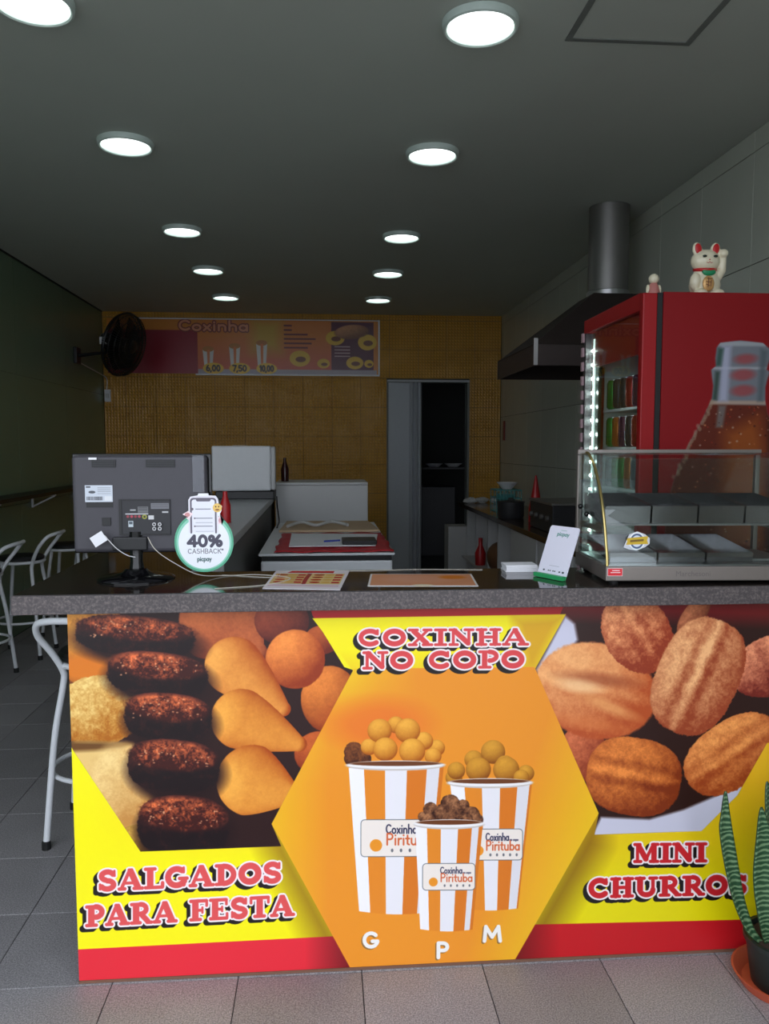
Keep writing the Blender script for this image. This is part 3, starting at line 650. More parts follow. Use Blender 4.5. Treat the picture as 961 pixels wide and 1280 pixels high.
pan = thing('printed_panel', 'large yellow and red printed food panel reading COXINHA NO COPO on the counter front', 'sign', (.63, CF, 0))
o = ob('print', MB().box(-.692, 1.95, CF, CF+.005, .004, 1.057), cvp.material('panel', .30), pan); uv_planar(o, cvp)
ob('bottom_trim', MB().box(-.692, 1.95, CF-.003, CF-.0003, .0, .008), mat('brown_trim', rgb(120, 84, 66), .6), pan)

# ------------------------------------------------------------------ grey counter behind, microwave
gc = thing('side_counter', 'grey topped white counter running back behind the monitor to the microwave', 'counter', (-.62, 4.9, 0))
ob('top', MB().box(-.85, -.39, 3.17, 6.75, 1.07, 1.11), M['grey_lam'], gc, bevel=.003)
ob('end_panel', MB().box(-.48, -.40, 3.19, 3.22, 0, 1.07), M['white_lam'], gc)
ob('body', MB().box(-.62, -.41, 3.22, 6.72, 0, 1.07), mat('dark_counter_side', rgb(96, 94, 92), .6), gc)
mwr = math.radians(-11)
mw = thing('microwave', 'white microwave oven seen from behind on the grey side counter', 'microwave', (-.60, 6.15, 1.17))
def R_about(mb, cx, cy, a): return mb.xf(Matrix.Translation((cx, cy, 0)) @ Matrix.Rotation(a, 4, 'Z') @ Matrix.Translation((-cx, -cy, 0)))
ob('case', R_about(MB().box(-.83, -.40, 5.98, 6.36, 1.172, 1.505), -.6, 6.15, math.radians(3)), M['white_paint'], mw, bevel=.012, seg=3)
ob('front', R_about(MB().box(-.40, -.365, 5.985, 6.355, 1.176, 1.50), -.6, 6.15, math.radians(3)), M['white_lam'], mw, bevel=.012, seg=3)
ob('paper_note', MB().box(-.68, -.58, 6.1, 6.2, 1.506, 1.512), M['cardboard'], label='flat folded carton on top of the microwave', cat='carton')
ob('tray_box', MB().box(-.80, -.37, 5.99, 6.38, 1.111, 1.168), M['black'], bevel=.004, label='flat black box under the microwave', cat='box')
ob('red_bottle', MB().lathe([(0, 0), (.028, 0), (.028, .09), (.012, .135), (.012, .16), (0, .16)], (-.505, 4.15, 1.111), 16), M['red_trim'], smooth=True, label='red bottle standing on the grey counter behind the round cashback sign', cat='bottle')
ob('dark_bottle', MB().lathe([(0, 0), (.03, 0), (.032, .1), (.012, .16), (.012, .19), (0, .19)], (-.31, 6.46, 1.222), 16), mat('dark_red_glass', rgb(60, 20, 20), .2), smooth=True, label='small dark bottle on the white cabinet beside the microwave', cat='bottle')
# cable falling from the microwave to the freezer
ob('black_cable', MB().tube(smooth_path([(-.350, 6.0, 1.13), (-.345, 5.97, 1.06), (-.335, 5.93, 1.0), (-.325, 5.84, .956), (-.322, 5.6, .9515), (-.318, 5.45, .9515)]), .005), M['black'], smooth=True, label='black cable hanging from the microwave down onto the freezer', cat='cable')

# ------------------------------------------------------------------ chest freezer with things on it, cabinet behind
fz = thing('chest_freezer', 'long white chest freezer behind the counter in the middle of the room', 'freezer', (.01, 5.0, 0))
ob('body', MB().box(-.33, .36, 4.17, 5.86, .05, .905), M['white_paint'], fz, bevel=.012)
ob('lid', MB().box(-.34, .37, 4.15, 5.87, .932, .945), M['white_paint'], fz, bevel=.004)
ob('gasket', MB().box(-.325, .355, 4.165, 5.85, .906, .931), M['black'], fz)
for xx in (-.27, .3):
    for yy in (4.3, 5.7): ob('foot', MB().lathe([(.025, 0), (.025, .05)], (xx, yy, 0), 12), M['rubber'], fz)
def cloth():
    mb = MB(); nx, ny = 24, 24; vs = []; x0, x1, y0, y1 = -.26, .365, 4.16, 5.10
    for j in range(ny+1):
        for i in range(nx+1):
            x = x0+(x1-x0)*i/nx; y = y0+(y1-y0)*j/ny; z = .9525+.003*math.sin(i*.9+j*.4)+.002*math.sin(j*1.3)
            vs.append((x+.006*math.sin(j*.8), y+.012*math.sin(i*.7), z))
    fs = [(j*(nx+1)+i, j*(nx+1)+i+1, (j+1)*(nx+1)+i+1, (j+1)*(nx+1)+i) for j in range(ny) for i in range(nx)]
    return mb.add(vs, fs)
o = ob('red_tray_mat', cloth(), M['red_cloth'], smooth='all', label='red sheet spread on the white freezer lid', cat='mat'); o.modifiers.new('thick', 'SOLIDIFY').thickness = .002
ob('white_sheet', MB().prism([(-.19, 4.33), (.28, 4.33), (.33, 4.9), (-.20, 4.98)], .9585, .9625, 'z'), M['paper'], label='white paper sheet lying on the red sheet', cat='paper')
ob('black_tray', MB().box(.10, .29, 4.36, 4.55, .9635, .985), M['black'], bevel=.004, label='small black tray on the white paper on the freezer', cat='tray')
ob('blue_pen', MB().tube([(0, 4.5, .967), (.09, 4.54, .967)], .005), mat('blue_plastic', rgb(40, 60, 160), .4), label='small blue pen on the white paper sheet', cat='pen')
ob('cardboard_sheet', MB().prism([(-.29, 5.17), (.36, 5.17), (.32, 5.8), (-.27, 5.82)], .947, .962, 'z'), M['cardboard'], bevel=.003, label='beige cardboard sheet at the back of the freezer lid', cat='cardboard')
ob('plastic_wrap', MB().tube(smooth_path([(-.24, 5.3, .975), (-.15, 5.42, .99), (-.05, 5.35, .975), (.05, 5.45, .99), (.16, 5.35, .975)]), .011), M['white_lam'], smooth=True, label='crumpled pale wrapping lying on the cardboard sheet', cat='wrapping')
cb = thing('white_cabinet', 'plain white cabinet panel standing behind the chest freezer', 'cabinet', (0, 6.5, 0))
ob('body', MB().box(-.375, .345, 6.28, 6.80, 0, 1.20), M['white_lam'], cb, bevel=.003)
ob('top', MB().box(-.375, .345, 6.27, 6.81, 1.201, 1.221), M['white_lam'], cb, bevel=.003)

# ------------------------------------------------------------------ right kitchen counter, bays and things
kc = thing('kitchen_counter', 'long brown topped kitchen counter along the right wall with open white bays', 'counter', (1.75, 6.2, 0))
ob('top', MB().box(1.45, 2.055, 3.75, 8.65, .86, .90), speckle('brown_stone', rgb(52, 38, 30), rgb(80, 62, 50), 50, .6, .15), kc, bevel=.003)
ob('back_board', MB().box(1.98, 2.0, 3.78, 8.63, 0, .86), M['white_lam'], kc)
for i, y in enumerate((3.78, 4.6, 5.4, 6.2, 6.55, 7.05, 7.5, 8.1, 8.6)):
    ob('partition', MB().box(1.56, 1.98, y, y+.03, 0, .86), M['white_lam'], kc)
for y0, y1 in ((3.81, 4.6), (4.63, 5.4), (5.43, 6.2)):
    ob('door', MB().box(1.47, 1.488, y0+.005, y1-.005, .04, .855), M['white_lam'], kc, bevel=.002)
ob('shelf', MB().box(1.50, 1.975, 6.24, 8.59, .30, .32), M['white_lam'], kc)
ob('red_jug', MB().lathe([(0, 0), (.05, 0), (.055, .12), (.02, .2), (.02, .27), (0, .27)], (1.555, 7.83, .322), 18), M['red_trim'], smooth=True, label='red bottle standing in an open bay of the kitchen counter', cat='bottle')
ob('brown_sack', MB().ell((1.64, 7.29, .472), (.13, .17, .148), 16, 10), M['wood'], smooth=True, label='rounded brown sack in an open bay of the kitchen counter', cat='sack')
st = thing('gas_stove', 'dark gas stove with a pale top standing on the kitchen counter', 'stove', (1.75, 5.6, .9))
ob('body', MB().box(1.56, 1.98, 5.35, 5.95, .903, 1.095), M['dark_grey'], st, bevel=.004)
ob('top', MB().box(1.55, 1.99, 5.34, 5.96, 1.096, 1.112), M['steel_dull'], st, bevel=.003)
for y in (5.45, 5.6, 5.75, 5.88): ob('knob', MB().lathe([(0, 0), (.018, 0), (.018, .02), (0, .02)], (1.56, y, 1.0), 12, 'x').xf(Matrix.Translation((-.021, 0, 0))), M['steel_dull'], st)
ob('red_squeeze_bottle', MB().lathe([(0, 0), (.055, 0), (.055, .1), (.012, .34), (.006, .37), (0, .37)], (1.69, 6.28, .901), 20), M['red_trim'], smooth=True, label='tall tapering red squeeze bottle against the grey tiles behind the stove', cat='bottle')
ob('cooking_pot', MB().lathe([(0, 0), (.10, 0), (.11, .02), (.11, .13), (.117, .133), (.117, .138), (.03, .15), (.02, .17), (0, .17)], (1.57, 6.62, .901), 24), M['dark_grey'], smooth=True, label='dark lidded cooking pot on the kitchen counter', cat='pot')
teal = mat('teal_plastic', rgb(70, 140, 140), .3)
bs = thing('dish_rack', 'teal dish basket on the kitchen counter next to the red squeeze bottle', 'basket', (1.60, 6.98, .9))
mb = MB()
for z in (.93, 1.05, 1.12): mb.tube([(1.50, 6.86, z), (1.72, 6.86, z), (1.72, 7.1, z), (1.50, 7.1, z)], .005, closed=True)
for i in range(8):
    for y in (6.86, 7.1): mb.tube([(1.50+.0314*i, y, .905), (1.50+.0314*i, y, 1.12)], .004)
ob('frame', mb, teal, bs); ob('tub', MB().lathe([(0, 0), (.07, 0), (.085, .14), (.09, .142), (.09, .15), (0, .15)], (1.61, 6.98, .935), 20), teal, bs, smooth=True)
ob('white_bowl', MB().lathe([(0, 0), (.04, 0), (.09, .06), (.094, .06), (.05, .01), (0, .01)], (1.62, 6.98, 1.125), 20), M['white_paint'], smooth=True, label='white bowl resting on the teal dish basket', cat='bowl')
for i, (x, y) in enumerate(((1.55, 8.35), (1.68, 8.42), (1.82, 8.33), (1.93, 8.45))):
    mb = MB().ell((0, 0, .03), (.075, .06, .032), 10, 7); mb.v = [(v[0]+x+random.uniform(-.01, .01), v[1]+y+random.uniform(-.01, .01), max(.901, v[2]+.90+random.uniform(-.008, .008))) for v in mb.v]
    ob('plastic_bag', mb, M['white_lam'], label='crumpled white bag at the kitchen counter far end, %s from the room side' % ('first', 'second', 'third', 'fourth')[i], cat='bag', group='crumpled bags on the kitchen counter')
ob('small_bottle', MB().lathe([(0, 0), (.03, 0), (.03, .12), (.01, .16), (.01, .18), (0, .18)], (1.68, 5.15, .901), 14), M['black'], smooth=True, label='dark bottle on the kitchen counter in front of the stove', cat='bottle')
ob('steel_bowl', MB().lathe([(0, 0), (.05, 0), (.1, .07), (.104, .07), (.055, .008), (0, .008)], (1.62, 4.85, .901), 24), M['steel_dull'], smooth=True, label='steel bowl on the brown kitchen counter nearest the card stand', cat='bowl')
ob('white_box', MB().box(1.37, 1.60, 8.72, 9.0, 0, .62), M['white_lam'], bevel=.006, label='plain white box standing on the floor at the right of the back doorway', cat='box')
ob('wall_strip', MB().box(XR-.013, XR-.001, 9.0, 9.08, 1.57, 1.79), mat('reddish_strip', rgb(130, 50, 44), .5), bevel=.002, label='narrow reddish strip on the grey wall near the back corner', cat='sign')

# storeroom things
ob('water_tank', MB().box(1.2, 1.8, YB+1.6, YB+2.1, 0, .95), M['dark_grey'], bevel=.01, label='low dark cupboard in the dark room beyond the doorway', cat='cupboard')
for i, x in enumerate((1.53, 1.80)):
    ob('wash_basin', MB().lathe([(0, 0), (.06, 0), (.12, .05), (.125, .05), (.07, .01), (0, .01)], (x, YB+1.8, 1.215), 18), M['white_paint'], smooth=True, label='pale dish on the %s side of the dark storeroom shelf' % ('left', 'right')[i], cat='dish', group='pale dishes in the storeroom')
ob('storeroom_shelf', MB().box(1.35, 2.0, YB+1.6, YB+2.28, 1.19, 1.214), M['dark_grey'], label='dark shelf in the storeroom holding two pale dishes', cat='shelf')

# folding door
fd = thing('folding_door', 'grey folding plastic door pushed open at the left of the back doorway', 'folding door', (.92, YB-.03, 0))
edges = [(.745, 0), (.99, .035), (1.01, -.03), (1.035, .03), (1.06, -.03), (1.085, .03), (1.105, -.02), (1.125, .02)]
for i in range(len(edges)-1):
    (xa, ya), (xb, yb) = edges[i], edges[i+1]; n = Vector((yb-ya, -(xb-xa), 0)).normalized()*.005
    ob('fold_panel', MB().prism([(xa+n.x, YB-.06+ya+n.y), (xb+n.x, YB-.06+yb+n.y), (xb-n.x, YB-.06+yb-n.y), (xa-n.x, YB-.06+ya-n.y)], .02, DZ-.035, 'z'), M['curtain'], fd)
ob('track', MB().box(.735, 1.68, YB-.075, YB-.02, DZ-.03, DZ-.005), M['grey_lam'], fd)

# ------------------------------------------------------------------ menu banner on the back wall
def paint_menu():
    # artwork units: 338 wide, 72 high
    sc_ = 3.03/340.0; c = Canvas(-2.40, .635, 2.315, 2.925, 260, T_lin(0, 0, -2.40, 2.925, sc_), (216, 136, 44))
    c.poly([(0, 14), (112, 14), (112, 70), (0, 70)], (150, 22, 44))
    c.poly([(112, 0), (280, 0), (280, 70), (112, 70)], lambda X, Y: np.array([220, 130, 40])*(1-np.clip((Y-20)/50, 0, 1)[..., None])+np.array([206, 84, 60])*np.clip((Y-20)/50, 0, 1)[..., None])
    c.poly([(180, 0), (216, 0), (216, 40), (180, 40)], (200, 180, 40), soft=20, alpha=.7)
    c.poly([(280, 2), (334, 2), (334, 66), (280, 66)], (90, 26, 54))
    c.text('Coxinha', 88, 14.5, 176, 14.5, 13, (226, 150, 110), wt=.11, layers=((1.2, 0, 0, (120, 40, 30)),))
    c.poly([(112, 62), (338, 62), (338, 68), (112, 68)], (170, 160, 168))
    for x, h, t in ((125, 20, '6,00'), (158, 24, '7,50'), (192, 28, '10,00')):
        c.poly([(x-7, 58-h), (x+7, 58-h), (x+5, 60), (x-5, 60)], (226, 220, 214)); c.ell(x, 57-h, 7, 3.5, (190, 120, 40)); c.poly([(x-1.5, 58-h), (x+2, 58-h), (x+1.5, 60), (x-1, 60)], (220, 120, 50))
        c.ell(x+6, 61, 13, 7, (236, 190, 40)); c.text(t, x-3, 64.5, x+15, 64.5, 7.5, (40, 20, 20), wt=.12)
    for j in range(6): c.poly([(220, 6+j*5.5), (220+(10 if j < 2 else 40-(j % 3)*5), 6+j*5.5), (220+(10 if j < 2 else 40-(j % 3)*5), 8+j*5.5), (220, 8+j*5.5)], (110, 40, 40))
    for (x, y, a, b) in ((240, 48, 13, 10), (285, 22, 12, 9), (270, 54, 8, 6), (310, 53, 11, 8), (326, 27, 12, 10), (328, 54, 6, 5)):
        c.ell(x, y, a, b, (228, 184, 40)); c.ell(x+1, y+1, a*.5, b*.35, (120, 60, 20))
    c.food(306, 14, 22, 9, (120, 70, 40), (210, 150, 100), rot=-5)
    for j in range(4): c.poly([(284, 32+j*4), (304, 32+j*4), (304, 33.5+j*4), (284, 33.5+j*4)], (190, 160, 160))
    c.text('-  -', 8, 30, 30, 30, 8, (60, 10, 20))
    return c
cm = paint_menu()
mn = thing('menu_banner', 'long orange and red menu banner with cups and prices high on the back wall', 'banner', (-.88, YB-.01, 2.31))
o = ob('print', MB().box(-2.395, .63, YB-.012, YB-.004, 2.32, 2.92), cm.material('menu', .3), mn); uv_planar(o, cm)
mb = MB().box(-1.43, .645, YB-.016, YB-.003, 2.302, 2.319).box(.631, .647, YB-.016, YB-.003, 2.32, 2.935).box(-2.1, .63, YB-.016, YB-.003, 2.921, 2.932)
ob('frame', mb, M['white_paint'], mn)

# ------------------------------------------------------------------ wall fan, outlet
fn = thing('wall_fan', 'black round wall fan mounted high in the left back corner', 'fan', (-2.25, 8.2, 2.4))
fc = Vector((-1.955, 8.15, 2.50)); ax_ = Vector((.80, -.30, -.24)).normalized(); RQ = Vector((0, 0, 1)).rotation_difference(ax_).to_matrix()
def fanpt(r, a, h): return fc+RQ @ Vector((r*math.cos(a), r*math.sin(a), h))
mb = MB()
for (r, h) in ((.31, 0), (.30, .045), (.25, .075), (.19, .09), (.12, .1), (.30, -.03), (.25, -.065), (.19, -.085), (.12, -.095)):
    mb.tube([fanpt(r, 2*PI*k/32, h) for k in range(32)], .004 if r < .305 else .01, 5, closed=True)
for k in range(72):
    a = 2*PI*k/72; mb.tube([fanpt(.06, a, .1), fanpt(.2, a, .09), fanpt(.3, a, .045), fanpt(.31, a, 0)], .0036, 4); mb.tube([fanpt(.06, a, -.1), fanpt(.2, a, -.085), fanpt(.3, a, -.03), fanpt(.31, a, 0)], .0036, 4)
ob('cage', mb, M['black'], fn)
for k in range(5):
    a = 2*PI*k/5; vs = [fanpt(.04, a-.3, -.02), fanpt(.27, a-.5, -.03), fanpt(.28, a+.45, .03), fanpt(.04, a+.3, .02)]; v2 = [v+ax_*.004 for v in vs]
    ob('blade', MB().add(vs+v2, [(0, 1, 2, 3), (7, 6, 5, 4), (0, 4, 5, 1), (1, 5, 6, 2), (2, 6, 7, 3), (3, 7, 4, 0)]), M['black_gloss'], fn)
ob('hub', MB().lathe([(0, -.1), (.065, -.1), (.065, .11), (.03, .125), (0, .125)], (0, 0, 0), 20).xf(Matrix.Translation(fc) @ RQ.to_4x4()), M['black'], fn, smooth=True)
ob('motor', MB().lathe([(0, -.24), (.06, -.235), (.075, -.2), (.075, -.11), (0, -.1)], (0, 0, 0), 20).xf(Matrix.Translation(fc) @ RQ.to_4x4()), M['black'], fn, smooth=True)
mt = fc-ax_*.17
ob('arm', MB().tube([mt, (mt.x-.02, mt.y+.03, mt.z-.11), (XL+.03, 8.25, 2.40)], .018), M['black'], fn, smooth=True)
ob('wall_bracket', MB().box(XL+.001, XL+.035, 8.18, 8.32, 2.32, 2.48), M['black'], fn, bevel=.006)
lb = fc+RQ @ Vector((.0, -.05, -.185)); ob('sticker', MB().box(lb.x-.04, lb.x+.04, lb.y-.035, lb.y-.03, lb.z-.03, lb.z+.04), M['paper'], fn, label='white sticker on the fan motor')
ob('fan_cable', MB().tube(smooth_path([(-2.43, 8.3, 2.34), (-2.425, 8.9, 2.3), (-2.41, 9.225, 2.26), (-2.41, 9.23, 2.14)]), .006), M['white_cable'], smooth=True, label='thin white cable running down the left back corner', cat='cable')
sk = thing('outlet', 'small white outlet box low on the left back corner under the fan', 'outlet', (-2.405, 9.23, 2.0))
ob('box', MB().box(-2.435, -2.37, 9.215, 9.249, 2.0, 2.135), M['white_paint'], sk, bevel=.004)
ob('plug', MB().box(-2.42, -2.385, 9.195, 9.2145, 2.04, 2.09), M['white_lam'], sk)

# ------------------------------------------------------------------ wall bar on the left
wbr = thing('wall_bar', 'narrow black wall shelf with white brackets along the green wall', 'shelf', (-2.34, 6.7, 1.0))
ob('board', MB().box(XL+.002, -2.24, 4.5, 8.6, 1.10, 1.128), M['black'], wbr, bevel=.002)
for y in (4.64, 5.76, 6.92, 8.05):
    mb = MB().box(XL+.002, XL+.014, y-.012, y+.012, .99, 1.099).box(XL+.014, -2.25, y-.012, y+.012, 1.088, 1.099)
    mb.tube([(XL+.014, y, 1.0), (-2.26, y, 1.087)], .007, 6); ob('bracket', mb, M['white_paint'], wbr)

# ------------------------------------------------------------------ bar stools
def make_stool(label):
    t = thing('bar_stool', label, 'bar stool', (0, 0, 0), 'white tube bar stools with black seats')
    W = M['white_paint']
    back = [(-.17, -.165, .015), (-.14, -.13, .40), (-.108, -.105, .61), (-.108, -.108, .665), (-.135, -.14, .74), (-.165, -.19, .815), (-.15, -.235, .868), (-.09, -.272, .886), (0, -.285, .888)]
    full = back+[(-x, y, z) for x, y, z in reversed(back[:-1])]
    ob('back_frame', MB().tube(smooth_path(full, 6), .0125, 10), W, t, smooth=True)
    for s in (-1, 1): ob('leg', MB().tube(smooth_path([(s*.17, .17, .015), (s*.13, .13, .42), (s*.10, .10, .672)], 4), .0125, 10), W, t, smooth=True)
    ob('footrest_ring', MB().tube([(.185*math.cos(2*PI*k/32), .185*math.sin(2*PI*k/32), .26) for k in range(32)], .009, 8, closed=True), W, t, smooth=True)
    ob('seat_ring', MB().tube([(.15*math.cos(2*PI*k/32), .15*math.sin(2*PI*k/32), .682) for k in range(32)], .011, 8, closed=True), W, t, smooth=True)
    ob('seat', MB().lathe([(0, .688), (.13, .688), (.15, .697), (.152, .712), (.142, .724), (.1, .729), (0, .731)], (0, 0, 0), 32), M['black_seat'], t, smooth=True)
    for (x, y) in ((-.17, -.165), (.17, -.165), (-.17, .17), (.17, .17)): ob('foot_cap', MB().lathe([(.0165, 0), (.0165, .028), (.012, .032)], (x, y, 0), 12), M['rubber'], t)
    return t
s0 = make_stool('white bar stool with black seat nearest the camera, tucked beside the counter corner')
s0.location = (-.872, 3.132, 0)
for x, y, a, lbl in ((-2.215, 5.23, 90, 'white bar stool cut off by the left edge of the photo'), (-2.165, 5.88, 90, 'white bar stool with black seat fully seen just left of the counter end'),
                     (-2.06, 6.60, 90, 'white bar stool partly hidden by the left side of the monitor'), (-2.06, 7.30, 90, 'farthest white bar stool, only its legs seen under the monitor')):
    c = copy_tree(s0); c.location = (x, y, 0); c.rotation_euler = (0, 0, math.radians(a)); c['label'] = lbl

# ------------------------------------------------------------------ monitor on the counter
mo = thing('monitor', 'black computer monitor seen from behind on the dark worktop', 'monitor', (-.555, 2.40, 1.111))
ob('base', MB().lathe([(0, 0), (.112, 0), (.112, .003), (.104, .008), (.06, .012), (.04, .020), (.03, .030), (.0, .032)], (-.555, 2.395, 1.1105), 36), M['black_gloss'], mo, smooth=True)
ob('neck', MB().lathe([(.024, 0), (.018, .03), (.02, .09), (.02, .12)], (-.555, 2.405, 1.13), 16), M['black_gloss'], mo, smooth=True)
ob('hinge', MB().box(-.62, -.52, 2.384, 2.402, 1.195, 1.235), M['black'], mo, bevel=.004)
hs = ob('back_cover', MB().box(-.735, -.345, 2.40, 2.432, 1.188, 1.474), M['mon'], mo, bevel=.012, seg=3)
ob('front_bezel', MB().box(-.742, -.336, 2.433, 2.45, 1.183, 1.479), M['black_gloss'], mo, bevel=.003)
for (x0, x1) in ((-.675, -.607), (-.52, -.437)):
    v = MB().box(x0, x1, 2.3965, 2.3995, 1.44, 1.462); vo = ob('vent', v, M['black'], mo)
    mb = MB()
    for k in range(3): mb.box(x0+.004, x1-.004, 2.394, 2.3964, 1.444+k*.006, 1.446+k*.006)
    ob('vent_slat', mb, M['dark_grey'], vo)
ob('vent_highlight', MB().box(-.683, -.66, 2.394, 2.3962, 1.462, 1.468), M['steel'], mo) 
# port recess
pr_ = ob('port_panel', MB().box(-.592, -.452, 2.3955, 2.3993, 1.243, 1.342), mat('port_recess', rgb(34, 34, 38), .6), mo)
mb = MB(); mb.box(-.60, -.592, 2.393, 2.3995, 1.24, 1.345).box(-.592, -.452, 2.393, 2.3995, 1.342, 1.345).box(-.592, -.452, 2.393, 2.3995, 1.24, 1.243)
ob('recess_rim', mb, M['black'], mo)
def flat(name, x0, x1, z0, z1, y, m, parent, **k): return ob(name, MB().box(x0, x1, y-.0008, y, z0, z1), m, parent, **k)
def paint_ports():
    c = Canvas(-.592, -.452, 1.243, 1.342, 2600, T_lin(0, 0, -.592, 1.342, .001), (40, 40, 44))
    c.poly([(84, 8), (136, 8), (136, 25), (84, 25)], (120, 120, 126))
    for y in (11, 15, 19): c.poly([(86, y), (134, y), (134, y+1.6), (86, y+1.6)], (86, 86, 90))
    c.poly([(46, 18), (76, 18), (76, 36), (46, 36)], (110, 110, 112))
    for y in (20, 24, 28): c.poly([(48, y), (74, y), (74, y+1.4), (48, y+1.4)], (60, 60, 64))
    c.poly([(24, 26), (40, 26), (40, 30), (24, 30)], (170, 170, 172)); c.poly([(10, 38), (76, 38), (76, 41), (10, 41)], (206, 206, 210))
    for i, cl in enumerate(((150, 60, 70), (180, 60, 80), (150, 50, 60), (170, 70, 80))): c.ell(17+i*11, 47, 4, 4, cl)
    c.ell(65, 48, 7, 7, (150, 150, 60)); c.ell(65, 48, 3, 3, (40, 40, 40)); c.poly([(76, 44), (92, 44), (92, 56), (76, 56)], (206, 206, 208))
    c.poly([(18, 60), (32, 60), (32, 78), (18, 78)], (190, 200, 206)); c.poly([(20, 62), (30, 62), (30, 70), (20, 70)], (80, 90, 100)); c.poly([(116, 32), (134, 32), (134, 37), (116, 37)], (190, 190, 192))
    return c
cp_ = paint_ports(); o = flat('port_label', -.5915, -.4525, 1.2435, 1.3415, 2.3953, cp_.material('ports', .5), pr_); uv_planar(o, cp_)
for (x, z) in ((-.498, 1.272), (-.482, 1.272), (-.498, 1.259), (-.482, 1.259)): ob('socket', MB().lathe([(.0055, 0), (.0055, .008), (.003, .008), (.003, 0)], (0, 0, 0), 12, 'y').xf(Matrix.Translation((x, 2.3865, z))), M['steel'], pr_)
def paint_barcode():
    c = Canvas(-.697, -.618, 1.338, 1.387, 3500, T_lin(0, 0, -.697, 1.387, .001), (206, 212, 222))
    c.poly([(3, 3), (16, 3), (16, 7), (3, 7)], (60, 60, 70)); c.ell(20, 20, 10, 4, (80, 84, 92))
    for y in (6, 10, 14, 18, 24): c.poly([(36, y), (74, y), (74, y+1), (36, y+1)], (120, 124, 134))
    x = 4
    while x < 50: w = random.choice((.6, .9, 1.4)); c.poly([(x, 33), (x+w, 33), (x+w, 44), (x, 44)], (40, 40, 48)); x += w+random.choice((.6, 1.0, 1.3))
    c.poly([(56, 32), (76, 32), (76, 45), (56, 45)], (226, 228, 232)); return c
cb_ = paint_barcode(); o = flat('barcode_sticker', -.697, -.618, 1.338, 1.387, 2.3993, cb_.material('barcode', .5), mo, label='white barcode sticker'); uv_planar(o, cb_)
flat('dark_sticker', -.694, -.618, 1.322, 1.3375, 2.3993, M['black'], mo)
ob('lock_slot', MB().box(-.65, -.625, 2.396, 2.3993, 1.268, 1.292), M['black'], mo, bevel=.001)
ob('clear_tape', MB().box(-.385, -.352, 2.3935, 2.3945, 1.366, 1.474), glass('clear_tape', (.8, .8, .84, 1), 1.0, .15, .08), label='clear tape strip holding the cashback sign to the monitor', cat='tape')
# tag on a cord
tg = thing('hanging_tag', 'small white tag on a cord hanging behind the monitor stand', 'tag', (-.655, 2.37, 1.20))
ob('label_card', MB().box(-.02, .02, -.001, .001, -.016, .016).xf(Matrix.Translation((-.653, 2.366, 1.232)) @ Matrix.Rotation(math.radians(-32), 4, 'Y')), M['paper'], tg)
ob('cord', MB().tube(smooth_path([(-.636, 2.366, 1.243), (-.605, 2.37, 1.205), (-.575, 2.378, 1.182), (-.553, 2.383, 1.176)]), .0014, 6), M['white_cable'], tg, smooth=True)
ob('beige_cable', MB().tube(smooth_path([(-.515, 2.378, 1.235), (-.49, 2.36, 1.20), (-.44, 2.35, 1.165), (-.37, 2.365, 1.125), (-.30, 2.42, 1.112), (-.2, 2.42, 1.1135), (-.1, 2.35, 1.1135), (-.165, 2.25, 1.1115), (-.3, 2.20, 1.1115)], 8), .0014, 6), M['cable'], smooth=True,
   label='thin beige cable curving from the monitor across the worktop', cat='cable')
ob('thin_white_cable', MB().tube(smooth_path([(-.31, 2.44, 1.1112), (-.15, 2.385, 1.1112), (-.11, 2.50, 1.1112), (.12, 2.49, 1.1112), (.3, 2.505, 1.1112), (.5, 2.48, 1.1112)], 8), .0009, 6), M['cable'], smooth=True,
   label='thin white cable along the back edge of the worktop', cat='cable')
